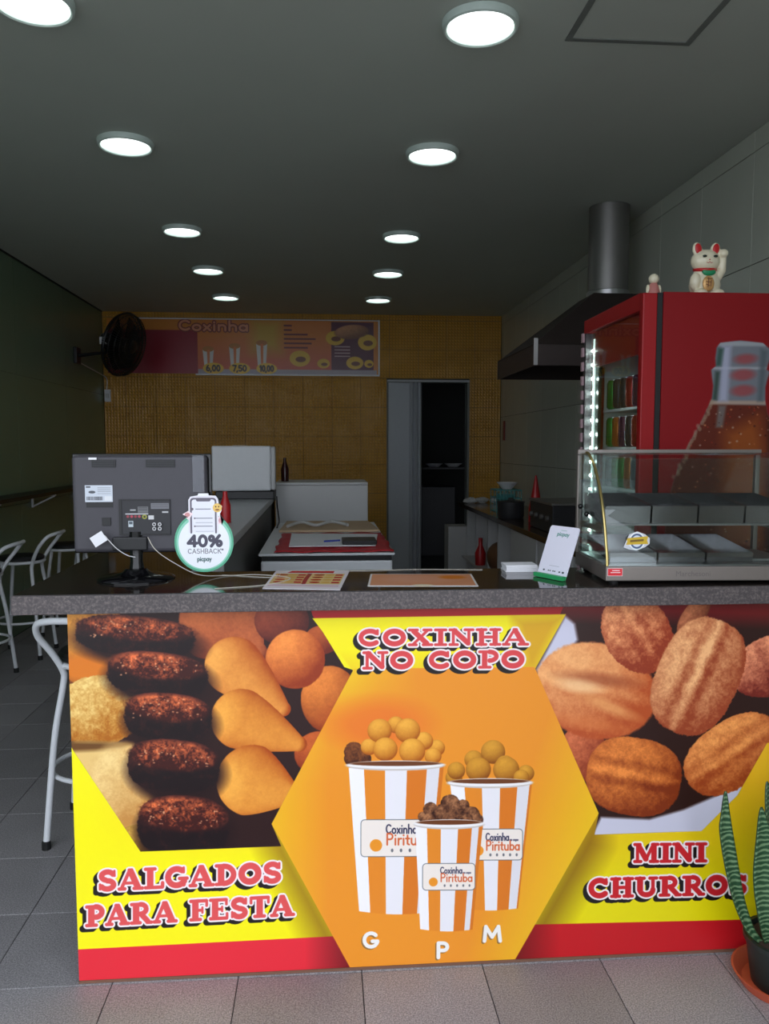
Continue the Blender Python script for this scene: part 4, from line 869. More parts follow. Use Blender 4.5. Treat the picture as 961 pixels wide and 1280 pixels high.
# cashback sign
def paint_cash():
    c = Canvas(-.45, -.26, 1.12, 1.375, 2600, T_lin(252, 676, -.354, 1.2185, 2.36/1000), (250, 250, 255))
    c.ell(252, 676, 36.5, 38, (90, 176, 140)); c.ell(252, 676, 34, 35, (150, 214, 190)); c.ell(252, 677, 31.6, 32.5, (244, 246, 252))
    c.rrect(233.5, 618, 270, 672, 6, (236, 232, 240)); c.rrect(235.5, 620.5, 268, 676, 4, (104, 98, 112)); c.rrect(237.6, 622.5, 266, 680, 3, (238, 238, 248)); c.rrect(243, 620.5, 261, 625, 2, (104, 98, 112))
    c.poly([(233, 664), (271, 664), (271, 690), (233, 690)], (244, 246, 252)); c.poly([(235.5, 640), (237.4, 640), (237.4, 665), (235.5, 665)], (104, 98, 112)); c.poly([(266, 645), (268, 645), (268, 665), (266, 665)], (104, 98, 112))
    for y, x1, cl in ((634, 261, (120, 120, 130)), (645.5, 263, (130, 130, 140)), (651, 263, (190, 190, 200)), (655.5, 263, (130, 130, 140)), (662, 264, (200, 200, 210))): c.poly([(242, y), (x1, y), (x1, y+1), (242, y+1)], cl)
    c.ell(238, 634.5, 1.7, 1.7, (110, 100, 110)); c.ell(241, 646, 1, 1, (110, 100, 110)); c.ell(241, 656, 1, 1, (110, 100, 110))
    c.ell(269, 633, 5.6, 5.6, (240, 200, 110)); c.ell(267.2, 631.6, .8, 1, (90, 60, 30)); c.ell(270.8, 631.6, .8, 1, (90, 60, 30)); c.ell(269, 635.5, 2.6, 1.0, (150, 90, 50))
    c.poly([(226, 641), (233, 637), (239, 640), (235, 646), (233, 648)], (250, 226, 230)); c.ell(232, 641.5, 3.2, 2.6, (214, 150, 150)); c.poly([(270, 644), (274, 643), (276.5, 649), (273, 654), (270, 653)], (250, 226, 230)); c.ell(272.5, 649, 2, 3, (214, 160, 166))
    c.text('40%', 231, 681.5, 275, 681.5, 14, (74, 72, 88), wt=.14)
    c.text('CASHBACK*', 231.5, 690.5, 276, 690.5, 6.2, (120, 118, 128), wt=.07)
    c.text('picpay', 243, 700, 261, 700, 6, (84, 110, 110), wt=.1)
    return c
cc_ = paint_cash(); K = 2.36/1000
def cxy(x, y): return (-.354+(x-252)*K, 1.2185-(y-676)*K)
out = [cxy(*p) for p in ((233.5, 645), (226, 641), (233.5, 636.5), (233.5, 623), (236, 619), (245, 617.5), (246, 615), (258, 615), (258.5, 617.5), (267, 618), (270, 622), (270.5, 627.5), (274.8, 631), (274, 637), (272, 641), (276.5, 648), (274.5, 655))]
for k in range(0, 41):
    a = math.radians(-54+k*(288/40)); out.append(cxy(252+36.5*math.cos(a), 676+38*math.sin(a)))
o = ob('cashback_sign', MB().prism(out, 2.386, 2.3925), cc_.material('cashback', .45), label='round white 40% CASHBACK card sign with green rim taped to the monitor', cat='sign'); uv_planar(o, cc_)

# ------------------------------------------------------------------ papers on the worktop
def paint_leaflet():
    c = Canvas(0, .225, 0, .33, 1200, T_lin(0, 0, 0, .33, .001), (240, 232, 236))
    c.poly([(50, 8), (180, 8), (180, 50), (40, 46)], (206, 40, 50)); c.text('menu', 70, 40, 150, 40, 22, (240, 220, 100), wt=.14) if False else None
    c.poly([(8, 60), (105, 60), (105, 250), (8, 250)], (226, 190, 130)); c.poly([(118, 60), (216, 60), (216, 250), (118, 250)], (236, 206, 140))
    for i in range(4):
        for x in (12, 122):
            c.ell(x+20, 85+i*44, 16, 14, (190, 60, 40)); c.ell(x+52, 85+i*44, 14, 12, (230, 180, 90)); c.poly([(x+68, 74+i*44), (x+90, 74+i*44), (x+90, 100+i*44), (x+68, 100+i*44)], (200, 60, 60))
    c.poly([(105, 60), (118, 60), (118, 250), (105, 250)], (170, 50, 60)); c.poly([(8, 262), (216, 262), (216, 290), (8, 290)], (230, 200, 210)); return c
def flat_on_top(name, cv, quad, z, h, label, cat, m):
    """quad: near-left, near-right, far-right, far-left corners on the worktop"""
    mb = MB().prism(quad, z, z+h, 'z'); o = ob(name, mb, m, label=label, cat=cat)
    me = o.data; uv = me.uv_layers.new(name='print'); og = ORG[o.name]; UV = [(0, 0), (1, 0), (1, 1), (0, 1)]
    for lp in me.loops:
        p = me.vertices[lp.vertex_index].co; d = [math.hypot(p.x+og[0]-a[0], p.y+og[1]-a[1]) for a in quad]; uv.data[lp.index].uv = UV[d.index(min(d))]
    return o
cl_ = paint_leaflet()
flat_on_top('leaflet', cl_, [(-.17, 2.197), (.043, 2.16), (.079, 2.488), (-.15, 2.512)], 1.1105, .0012, 'laminated red and yellow menu sheet with food pictures on the worktop', 'menu', cl_.material('leaflet', .2))
def paint_mat():
    c = Canvas(0, .32, 0, .2, 1200, T_lin(0, 0, 0, .2, .001), (232, 226, 222)); c.poly([(6, 6), (314, 6), (314, 194), (6, 194)], (222, 150, 110))
    c.ell(150, 90, 110, 60, (228, 160, 126), soft=40); c.ell(255, 60, 40, 30, (226, 130, 50), soft=16); c.ell(160, 190, 30, 14, (236, 220, 190), soft=5); return c
cm2 = paint_mat()
flat_on_top('placemat', cm2, [(.121, 2.213), (.430, 2.190), (.449, 2.398), (.141, 2.420)], 1.1105, .0012, 'pale orange printed sheet with white border on the worktop', 'sheet', cm2.material('placemat', .2))
# card stand (green foot, white card leaning back)
cd = thing('card_stand', 'white payment card stand with green foot leaning on the worktop', 'card stand', (.665, 2.30, 1.1105))
bl, br_ = Vector((.640, 2.357, 1.1115)), Vector((.696, 2.252, 1.1115)); w_ = br_-bl; nb = Vector((-w_.y, w_.x, 0)).normalized()
LEAN, HT = CARD = (.058, .150)
tl_ = bl+nb*LEAN+Vector((0, 0, HT)); tr_ = br_+nb*LEAN+Vector((0, 0, HT))
def card_poly(t0, t1, r=0.0, off=0.0):
    nrm = (tl_-bl).cross(w_).normalized(); P0 = lambda u, t: bl+w_*u+(tl_-bl)*t+nrm*off
    if not r: return [P0(0, t0), P0(1, t0), P0(1, t1), P0(0, t1)]
    pts = [P0(0, t0), P0(1, t0)]
    for k in range(5): a = PI/2*k/4; pts.append(P0(1-r+r*math.cos(a), t1-r+r*math.sin(a)))
    for k in range(5): a = PI/2+PI/2*k/4; pts.append(P0(r+r*math.cos(a), t1-r+r*math.sin(a)))
    return pts
def slab3(pts, t):
    n = (pts[1]-pts[0]).cross(pts[-1]-pts[0]).normalized()*t; k = len(pts)
    return MB().add([p for p in pts]+[p-n for p in pts], [tuple(range(k)), tuple(reversed(range(k, 2*k)))]+[(i, i+k, (i+1) % k+k, (i+1) % k) for i in range(k)])
def paint_card():
    c = Canvas(0, .1, 0, .16, 2500, T_lin(0, 0, 0, .16, .001), (232, 230, 244))
    c.poly([(40, 12), (60, 12), (60, 13.5), (40, 13.5)], (150, 190, 180)); c.text('picpay', 30, 30, 72, 30, 13, (96, 150, 140), wt=.09)
    c.poly([(34, 122), (68, 122), (68, 123), (34, 123)], (160, 160, 176))
    for x, r in ((20, 2.6), (36, 1.8), (42, 1.8), (52, 2), (58, 2), (74, 2.4), (86, 3)): c.ell(x, 138, r*1.3, r, (60, 66, 76))
    c.poly([(-5, 148), (105, 148), (105, 165), (-5, 165)], (60, 160, 100)); return c
ccd = paint_card(); o = ob('card', slab3(card_poly(0.0, 1.0, .06), .003), ccd.material('card', .4), cd)
me = o.data; uv = me.uv_layers.new(name='print'); og = Vector(ORG[o.name]); upv = tl_-bl
for lp in me.loops:
    p = me.vertices[lp.vertex_index].co+og-bl; uv.data[lp.index].uv = (p.dot(w_)/w_.length_squared, p.dot(upv)/upv.length_squared)
gf = mat('green_card_foot', rgb(50, 160, 96), .4)
ft_ = [bl-nb*.012, br_-nb*.012, br_-nb*.002, bl-nb*.002]
ob('foot', MB().add([v for v in ft_]+[v+Vector((0, 0, .012)) for v in ft_], [(0, 1, 2, 3), (7, 6, 5, 4), (0, 4, 5, 1), (1, 5, 6, 2), (2, 6, 7, 3), (3, 7, 4, 0)]), gf, cd, label='green foot strip')
cs = thing('card_stack', 'small stack of white cards behind the payment card stand', 'cards', (.60, 2.46, 1.1105))
for k in range(4): ob('card', MB().box(.565, .665, 2.43, 2.50, 1.1105+k*.0055, 1.1105+k*.0055+.0048).xf(Matrix.Translation((random.uniform(-.002, .002), 0, 0))), M['paper'], cs)

# ------------------------------------------------------------------ heated display case
DCX0, DCX1 = .772, 1.338
CASE = Matrix.Translation((.795, 2.19, 1.1195)) @ Matrix.Rotation(math.radians(-3), 4, 'Z') @ Matrix.Scale(1.03, 4) @ Matrix.Translation((-.772, -2.122, -1.1295))   # from drawing position to its place, turned 3 degrees
PRE[0] = CASE; CASEI = CASE.inverted()
dc = thing('display_case', 'curved glass heated display case with steel base on the worktop', 'display case', (1.05, 2.28, 1.111))
for x in (DCX0+.03, DCX1-.05):
    for y in (2.15, 2.41): ob('foot', MB().lathe([(.014, 0), (.012, .0088)], (x, y, 1.1205), 12), M['rubber'], dc)
ob('base_frame', MB().box(DCX0, DCX1, 2.122, 2.445, 1.1295, 1.170), M['alu'], dc, bevel=.003)
side = [(2.122, 1.171), (2.126, 1.2), (2.138, 1.235), (2.155, 1.285), (2.182, 1.34), (2.22, 1.395), (2.27, 1.445), (2.325, 1.475), (2.35, 1.48)]
prof = [(p.x, p.y) for p in smooth_path([(a, b, 0) for a, b in side], 4)]
def curved_sheet(x0, x1, t=.003):
    n = len(prof); vs = [(x0, y, z) for y, z in prof]+[(x1, y, z) for y, z in prof]
    inn = [(y+t*.9, z-t*.4) for y, z in prof]; vs += [(x0, y, z) for y, z in inn]+[(x1, y, z) for y, z in inn]
    fs = []
    for i in range(n-1): fs += [(i, i+1, n+i+1, n+i), (2*n+i, 3*n+i, 3*n+i+1, 2*n+i+1)]
    return MB().add(vs, fs)
ob('front_glass', curved_sheet(DCX0+.006, DCX1-.006), M['glass_case'], dc, smooth='all')
ob('top_glass', MB().box(DCX0+.006, DCX1-.006, 2.352, 2.42, 1.478, 1.481), M['glass_case'], dc)
for x in (DCX0+.001, DCX1-.004):
    ob('side_glass', MB().prism([(a+.004, b) for a, b in prof]+[(2.42, 1.477), (2.42, 1.172)], x, x+.003, 'x'), M['glass_case'], dc)
    ob('edge_trim', MB().tube([(x+.0015, y-.002, z+.001) for y, z in prof], .0045, 8), M['brass'] if x < 1 else M['alu'], dc, smooth=True, label='brass coloured curved edge' if x < 1 else None)
for x in (DCX0-.003, DCX1-.012): ob('post', MB().box(x, x+.014, 2.424, 2.442, 1.1705, 1.473), M['alu'], dc, bevel=.002)
ob('top_bar', MB().box(DCX0-.003, DCX1+.004, 2.422, 2.444, 1.474, 1.490), M['alu'], dc, bevel=.002)
tilt = lambda mb, z: mb.xf(Matrix.Translation((0, 2.19, z)) @ Matrix.Rotation(math.radians(6.5), 4, 'X') @ Matrix.Translation((0, -2.19, -z)))
ob('shelf', tilt(MB().box(DCX0+.012, DCX1-.012, 2.19, 2.418, 1.276, 1.281), 1.281), M['steel_dull'], dc)
for x in (DCX0+.008, DCX1-.012): ob('shelf_bracket', MB().box(x, x+.004, 2.19, 2.42, 1.255, 1.272), M['steel_dull'], dc)
ob('back_door', MB().box(DCX0+.014, DCX1-.014, 2.426, 2.430, 1.172, 1.472), M['glass_case'], dc)
ob('floor_plate', MB().box(DCX0+.008, DCX1-.008, 2.13, 2.42, 1.1705, 1.1735), M['steel'], dc)
for (y, z) in ((2.37, 1.318), (2.30, 1.300)): ob('knob', MB().ell((DCX0-.007, y, z), (.008, .008, .008), 12, 8), M['black_gloss'], dc, smooth=True)
def tray(x0, x1, y0, y1, z, h, label, grp, order):
    w = .0012; mb = MB()
    mb.box(x0, x1, y0, y1, z, z+w).box(x0, x1, y0, y0+w, z+w, z+h).box(x0, x1, y1-w, y1, z+w, z+h).box(x0, x0+w, y0+w, y1-w, z+w, z+h).box(x1-w, x1, y0+w, y1-w, z+w, z+h)
    mb.xf(Matrix.Translation((0, y0, z)) @ Matrix.Rotation(math.radians(6.5), 4, 'X') @ Matrix.Translation((0, -y0, -z)))
    ob('tray', mb, M['tray'], label=label, cat='tray', group=grp)
    # rolled rim
nm = ('leftmost', 'second from left', 'third from left', 'rightmost')
for k in range(4): tray(.788+k*.1335, .788+k*.1335+.128, 2.195, 2.412, 1.2818, .05, 'steel food tray on the upper shelf of the display case, %s' % nm[k], 'steel trays on the upper shelf of the case', k)
for k in range(3): tray(.798+k*.137, .798+k*.137+.131, 2.172, 2.412, 1.1745, .027, 'steel food tray on the floor of the display case, %s' % nm[k].replace('third from left', 'rightmost'), 'steel trays on the floor of the case', k)
ob('metal_plate', MB().box(1.212, 1.322, 2.19, 2.405, 1.1745, 1.181), M['steel_dull'], label='flat steel plate at the right on the floor of the display case', cat='plate')
def paint_emblem():
    c = Canvas(0, .08, 0, .055, 4000, T_lin(0, 0, 0, .055, .001), (206, 206, 214)); c.ell(40, 28, 24, 25, (236, 238, 242)); c.ell(40, 28, 20, 21, (72, 92, 130)); c.ell(40, 28, 15, 16, (214, 220, 230))
    c.poly([(6, 20), (74, 14), (70, 26), (74, 36), (8, 38), (12, 28)], (206, 170, 40)); c.poly([(20, 25), (60, 22), (60, 28), (20, 31)], (120, 90, 20)); return c
tcv = bpy.data.curves.new('engraving', 'FONT'); tcv.body = 'Marchesoni'; tcv.size = .021; tcv.extrude = .0003; tcv.resolution_u = 2
tmp = bpy.data.objects.new('engraving', tcv); COL.objects.link(tmp); bpy.context.view_layer.update()
tme = bpy.data.meshes.new_from_object(tmp.evaluated_get(bpy.context.evaluated_depsgraph_get())); bpy.data.objects.remove(tmp)
ob('lettering', MB().add([(.965+v.co.x, 2.1214-v.co.z, 1.143+v.co.y) for v in tme.vertices], [tuple(p.vertices) for p in tme.polygons]), mat('engraved_letters', rgb(112, 104, 100), .5), dc, label='faint engraved lettering')
ce = paint_emblem(); o = ob('emblem_sticker', MB().prism([(.823, 1.222), (.83, 1.24), (.838, 1.258), (.86, 1.266), (.882, 1.258), (.895, 1.247), (.895, 1.232), (.882, 1.222), (.86, 1.213), (.838, 1.216)], 2.133, 2.1338), ce.material('emblem', .4), dc, label='yellow and blue round emblem sticker')
me = o.data; uv = me.uv_layers.new(name='print'); og = ORG[o.name]
for lp in me.loops:
    p = CASEI @ (me.vertices[lp.vertex_index].co+Vector(og)); uv.data[lp.index].uv = ((p.x-.822)/.075, (p.z-1.212)/.055)
def paint_redlab():
    c = Canvas(0, .04, 0, .02, 5000, T_lin(0, 0, 0, .02, .001), (232, 200, 200)); c.poly([(1.2, 1.2), (38.8, 1.2), (38.8, 18.8), (1.2, 18.8)], (220, 40, 50)); c.poly([(12, 5), (32, 5), (32, 7), (12, 7)], (244, 220, 220)); c.poly([(8, 10), (34, 10), (34, 12), (8, 12)], (244, 220, 220)); return c
cr = paint_redlab(); o = ob('red_label', MB().box(.776, .818, 2.120, 2.1212, 1.144, 1.166), cr.material('red_label', .4), dc, label='small red label')
me = o.data; uv = me.uv_layers.new(name='print'); og = ORG[o.name]
for lp in me.loops:
    p = CASEI @ (me.vertices[lp.vertex_index].co+Vector(og)); uv.data[lp.index].uv = ((p.x-.776)/.042, (p.z-1.144)/.022)
PRE[0] = None

# ------------------------------------------------------------------ red drinks fridge
FX, FXB, FY0, FY1, FZ = 1.182, 1.86, 2.75, 3.385, 2.038
fg = thing('drinks_fridge', 'tall red glass door drinks fridge with a bottle picture on its side', 'fridge', (1.5, 3.07, 0))
def paint_fridge():
    # artwork units: reference pixels of the side panel, scaled to metres on it
    T = homography([(828, 365), (961, 366), (828, 562), (961, 562)], [(1.177, 2.036), (1.621, 2.036), (1.18, 1.493), (1.604, 1.493)])
    c = Canvas(FX, FXB, .10, 2.036, 500, T, (132, 14, 20))
    # neck and shoulders of a glass bottle of brown soft drink
    neck = [(889, 432), (893, 426), (915, 423), (940, 426), (949, 434), (949, 445), (946, 459), (950, 462), (948, 470), (946, 482), (947, 500), (950, 515), (957, 535), (966, 558), (980, 600), (996, 660), (1000, 1200), (830, 1200), (838, 640), (850, 590), (862, 556), (874, 530), (882, 508), (886, 497), (887, 480), (885, 468), (884, 460), (889, 455), (888, 445)]
    c.poly(neck, (112, 116, 124), soft=2)
    c.poly([(884, 503), (949, 505), (957, 535), (980, 600), (996, 660), (1000, 1200), (830, 1200), (838, 640), (850, 590), (862, 556), (874, 530)], (92, 34, 20), soft=3, clip=neck)
    c.poly([(903, 540), (940, 520), (950, 560), (960, 700), (900, 700)], (150, 78, 26), soft=22, alpha=.8, clip=neck)
    c.poly([(953, 520), (990, 620), (1000, 1200), (965, 1200), (958, 600)], (34, 12, 10), soft=10, alpha=.9, clip=neck)
    for y0, y1, cl in ((424, 430, (160, 164, 168)), (456, 459, (170, 172, 176)), (499, 504, (176, 150, 130))): c.poly([(884, y0), (950, y0), (950, y1), (884, y1)], cl, soft=3, alpha=.8, clip=neck)
    c.poly([(896, 430), (905, 430), (904, 500), (894, 500)], (166, 168, 190), soft=6, alpha=.85, clip=neck)
    c.poly([(889, 462), (894, 462), (892, 498), (887, 498)], (40, 60, 50), soft=4, alpha=.8, clip=neck); c.poly([(891, 433), (897, 433), (895, 455), (889, 455)], (40, 70, 60), soft=4, alpha=.8, clip=neck)
    c.poly([(938, 433), (946, 436), (944, 500), (938, 500)], (80, 90, 96), soft=5, alpha=.8, clip=neck)
    for x, y, a, b in ((922, 446, 12, 6), (920, 466, 13, 7), (921, 486, 13, 7)): c.ell(x, y, a, b, (150, 64, 66), soft=5, alpha=.8, rot=-4)
    c.poly([(894, 505), (903, 505), (900, 534), (892, 534)], (112, 120, 120), soft=4, alpha=.7, clip=neck)
    for i in range(420):
        x = random.uniform(845, 975); y = random.uniform(506, 760); r = random.uniform(.5, 1.5)
        c.ell(x, y, r, r, random.choice(((190, 120, 80), (60, 18, 12), (170, 150, 140), (140, 40, 26))), soft=1, alpha=.7, clip=neck)
    for i in range(26):
        t = i/25; x = 886-38*t+random.uniform(-3, 3); y = 500+100*t; c.ell(x, y, 2.2, 3, (150, 130, 110), soft=1.5, alpha=.6)
    return c
cf = paint_fridge()
o = ob('side_panel', MB().box(FX, FXB, FY0, FY0+.03, .1, FZ-.002), cf.material('fridge_side', .5, spec=.25), fg); uv_planar(o, cf)
ob('far_side_panel', MB().box(FX, FXB, FY1-.03, FY1, .1, FZ-.002), M['red'], fg)
ob('cabinet_top', MB().box(FX, FXB, FY0+.031, FY1-.031, FZ-.06, FZ-.002), M['red'], fg)
ob('back_panel', MB().box(FXB-.03, FXB, FY0+.031, FY1-.031, .1, FZ-.061), mat('fridge_lining', rgb(206, 216, 210), .4), fg)
lining = mat('fridge_white_lining', rgb(214, 222, 218), .4)
ob('lining', MB().box(FX+.01, FXB-.031, FY0+.031, FY0+.036, .3, FZ-.062).box(FX+.01, FXB-.031, FY1-.036, FY1-.031, .3, FZ-.062).box(FX+.01, FXB-.031, FY0+.037, FY1-.037, .30, .32), lining, fg)
ob('plinth', MB().box(FX, FXB, FY0, FY1, 0, .099), M['black'], fg)
ob('lower_case', MB().box(FX+.001, FXB-.031, FY0+.031, FY1-.031, .1, .299), M['black'], fg)
ob('gasket', MB().box(FX-.020, FX-.001, FY0+.004, FY0+.028, .12, FZ-.004).box(FX-.020, FX-.001, FY1-.028, FY1-.004, .12, FZ-.004).box(FX-.020, FX-.001, FY0+.028, FY1-.028, FZ-.03, FZ-.004), M['black'], fg)
D0, D1 = 1.109, FX-.021
dr = ob('door', MB().box(D0, D1, FY0, FY0+.028, .12, FZ-.006).box(D0, D1, FY0+.028, FY1, FZ-.062, FZ-.006).box(D0, D1, FY0+.028, FY1-.03, .12, .22), M['red'], fg, bevel=.004)
ob('far_stile', MB().box(D0, D1, FY1-.03, FY1, .22, FZ-.0625), mat('pinkish_grey_stile', rgb(66, 60, 62), .5), dr)
ob('door_glass', MB().box(D0+.012, D0+.017, FY0+.028, FY1-.03, .22, FZ-.062), M['glass'], dr)
ob('header_strip', MB().box(D0+.020, D0+.032, FY0+.06, FY1-.09, 1.83, FZ-.066), mat('header_red', rgb(150, 34, 34), .3, var=.05), dr)
ob('glass_spacer', MB().box(D0+.034, D0+.044, FY1-.10, FY1-.031, .22, FZ-.063), mat('dark_green_spacer', rgb(40, 60, 54), .4), dr)
ob('light_strip', MB().box(D0+.027, D0+.033, FY1-.062, FY1-.046, .3, 1.95), mat('light_strip', (1, 1, 1, 1), .4, emit=(.8, 1, .96, 1), estr=1.1), dr)
hsm = mat('pink_grey_strip', rgb(170, 140, 146), .5)
for k in range(27): ob('handle_segment', MB().box(D0-.010, D0-.0005, FY1-.014, FY1+.004, .38+k*.06, .38+k*.06+.038), hsm, dr)
led_mb = [(D0+.034, FY1-.054, 1.90-k*.058) for k in range(22)]
for p in led_mb: ob('led', MB().ell((p[0]-.012, p[1], p[2]), (.0045, .0045, .0055), 8, 6), M['led'], dr, smooth=True)
for z in (1.655, 1.50, 1.335, 1.05, .75): ob('shelf', MB().box(FX+.005, FXB-.035, FY0+.04, FY1-.04, z-.012, z-.002), M['white_paint'], fg)
can_cols = [('green', (40, 150, 60)), ('dark grey', (60, 64, 72)), ('red', (170, 30, 40)), ('purple', (90, 40, 80)), ('silver', (160, 166, 176)), ('orange', (200, 110, 40))]
cmats = {n: mat(n.replace(' ', '_')+'_can', rgb(*c), .25, .5) for n, c in can_cols}
canp = {}
snm = {1.655: 'upper', 1.50: 'middle', 1.335: 'lower'}
order = ['first', 'second', 'third', 'fourth', 'fifth', 'sixth', 'seventh']
def can(x, y, z, cn, label, grp):
    if cn not in canp:
        t = thing('drink_can', label, 'can', (x, y, z), grp)
        ob('body', MB().lathe([(0, 0), (.025, 0), (.033, .01), (.033, .108), (.027, .12), (.0, .12)], (x, y, z), 16), cmats[cn], t, smooth=True)
        ob('lid', MB().lathe([(0, .1202), (.026, .1202), (.026, .1225), (.0, .1215)], (x, y, z), 16), M['steel'], t, smooth=True); canp[cn] = t
    else:
        t = copy_tree(canp[cn]); t.location = (x, y, z); t['label'] = label; t['group'] = grp
for z, seq in ((1.655, [0, 1, 1, 2, 3, 2, 4]), (1.50, [0, 5, 3, 1, 2, 3, 1]), (1.335, [4, 0, 0, 5, 4, 2, 2])):
    for k in range(7):
        cn = can_cols[seq[k]][0]; y = FY1-.078-k*.0695
        can(1.222, y, z, cn, '%s drink can on the %s fridge shelf, %s from the back edge' % (cn, snm[z], order[k]), 'cans in the drinks fridge')
# lucky cat on the fridge
lc = thing('lucky_cat', 'white beckoning cat figurine with red ears and green bib on the red fridge', 'figurine', (1.385, 2.87, FZ))
CX, CY, CZ = 1.385, 2.87, FZ-.002+.001
cream = mat('cream_glaze', rgb(226, 218, 190), .35, coat=.3)
mb = MB().ell((CX, CY, CZ+.048), (.058, .042, .052)).ell((CX, CY, CZ+.082), (.045, .036, .035)).ell((CX-.004, CY-.006, CZ+.132), (.052, .040, .041), 20, 12)
mb.ell((CX-.045, CY-.02, CZ+.055), (.020, .02, .032)).ell((CX-.03, CY-.035, CZ+.014), (.024, .024, .0145)).ell((CX+.032, CY-.035, CZ+.014), (.024, .024, .0145))
mb.tube([(CX+.038, CY-.004, CZ+.07), (CX+.058, CY-.006, CZ+.10), (CX+.06, CY-.008, CZ+.145)], [.02, .017, .014], 12).ell((CX+.058, CY-.016, CZ+.158), (.018, .018, .016))
for s in (-1, 1): mb.ell((CX-.004+s*.033, CY-.012, CZ+.170), (.0185, .0095, .027), 16, 10, Matrix.Rotation(s*.18, 3, 'Y'))
mb.v = [(v[0], v[1], max(v[2], CZ)) for v in mb.v]
body = ob('body', mb, cream, lc, smooth='all'); rmd = body.modifiers.new('blend', 'REMESH'); rmd.mode = 'VOXEL'; rmd.voxel_size = .0028; rmd.use_smooth_shade = True; sm = body.modifiers.new('soft', 'SMOOTH'); sm.iterations = 3
for s in (-1, 1):
    xe = CX-.004+s*.031
    ob('inner_ear', MB().ell((CX-.004+s*.033, CY-.0205, CZ+.172), (.0125, .0035, .0195), 14, 8, Matrix.Rotation(s*.18, 3, 'Y')), M['red_trim'], body, smooth='all', label='red inner ear')
    ob('eye', MB().ell((CX-.004+s*.020, CY-0.0457, CZ+.141), (.0085, .0035, .0045), 12, 8), mat('eye_black', rgb(30, 40, 30), .2), body, smooth='all')
ob('nose', MB().ell((CX-.006, CY-.0468, CZ+.129), (.003, .002, .002), 8, 6), M['red_trim'], body)
ob('mouth', MB().tube(smooth_path([(CX-.016, CY-0.0447, CZ+.120), (CX-.010, CY-0.0457, CZ+.117), (CX-.005, CY-0.0462, CZ+.122), (CX+.001, CY-0.0457, CZ+.117), (CX+.007, CY-0.0447, CZ+.120)]), .0008, 5), M['red_trim'], body)
ob('collar', MB().tube([(CX-.003+.036*math.cos(2*PI*k/28), CY-.004+.034*math.sin(2*PI*k/28), CZ+.101-.006*math.sin(2*PI*k/28)*-1) for k in range(28)], .006, 8, closed=True), M['red_trim'], lc, smooth='all', label='red collar')
ob('bib', MB().ell((CX-.002, CY-.035, CZ+.088), (.026, .008, .014), 14, 8), mat('green_bib', rgb(30, 140, 90), .4), lc, smooth='all', label='green bib')
ob('coin', MB().ell((CX-.008, CY-.046, CZ+.045), (.022, .006, .028), 18, 8), mat('gold_coin', rgb(206, 160, 100), .35, .3), lc, smooth='all', label='gold oval coin')
mb = MB()
for (x0, z0, x1, z1) in ((-.012, .062, .006, .060), (-.006, .066, -.008, .030), (-.016, .05, .004, .049), (.004, .056, .002, .034), (-.016, .042, -.002, .036)):
    mb.tube([(CX-.004+x0, CY-.0525, CZ+z0), (CX-.004+x1, CY-.0525, CZ+z1)], .0011, 5)
ob('coin_mark', mb, mat('dark_red_mark', rgb(96, 30, 20), .5), lc, label='dark painted marks on the coin')
# little figurine seen from behind
FIX, FIY = 1.207, 2.90
lf = thing('small_figurine', 'tiny pale pink figurine on the front corner of the red fridge', 'figurine', (FIX, FIY, FZ))
ob('body', MB().lathe([(0, 0), (.022, 0), (.024, .02), (.018, .045), (.012, .058), (0, .06)], (FIX, FIY, FZ-.001), 18), mat('pink_figure', rgb(190, 120, 112), .5), lc if False else lf, smooth=True)
ob('head', MB().ell((FIX, FIY, FZ+.072), (.019, .018, .019)), cream, lf, smooth='all')
for s in (-1, 1): ob('arm', MB().ell((FIX+s*.021, FIY, FZ+.034), (.008, .009, .018)), cream, lf, smooth='all')
ob('jar_lid', MB().lathe([(0, 0), (.016, 0), (.016, .012), (0, .012)], (1.275, 2.86, FZ-.0015), 16), M['white_paint'], smooth=True, label='tiny white bottle cap on the fridge top between the figurines', cat='cap')

# ------------------------------------------------------------------ extractor hood
hd = thing('extractor_hood', 'dark steel extractor hood over the kitchen counter with a round duct', 'extractor hood', (1.65, 5.0, 1.95))
HX0, HX1, HY0, HY1 = 1.19, 2.048, 4.5, 5.46
ob('lip', MB().box(HX0, HX1, HY0, HY0+.012, 1.957, 2.077).box(HX0, HX1, HY1-.012, HY1, 1.957, 2.077).box(HX0, HX0+.012, HY0+.012, HY1-.012, 1.957, 2.077), M['dark_steel'], hd, bevel=.002)
b0 = [(HX0, HY0), (HX1, HY0), (HX1, HY1), (HX0, HY1)]; t0_ = [(1.66, 4.89), (1.95, 4.89), (1.95, 5.19), (1.66, 5.19)]
ob('canopy', MB().add([(x, y, 2.078) for x, y in b0]+[(x, y, 2.44) for x, y in t0_], [(0, 1, 5, 4), (1, 2, 6, 5), (2, 3, 7, 6), (3, 0, 4, 7), (4, 5, 6, 7)]), M['dark_steel'], hd)
ob('duct', MB().lathe([(.125, 0), (.125, .545)], (1.80, 5.04, 2.452), 32), M['steel_dull'], hd, smooth=True, label='round steel duct')
ob('collar', MB().lathe([(.132, 0), (.132, .03), (.126, .035)], (1.80, 5.04, 2.442), 32), M['steel'], hd, smooth=True)
for y in (HY0-.004,): ob('corner_bracket', MB().box(HX0-.004, HX0+.02, y, y+.003, 1.96, 2.11), M['steel'], hd)

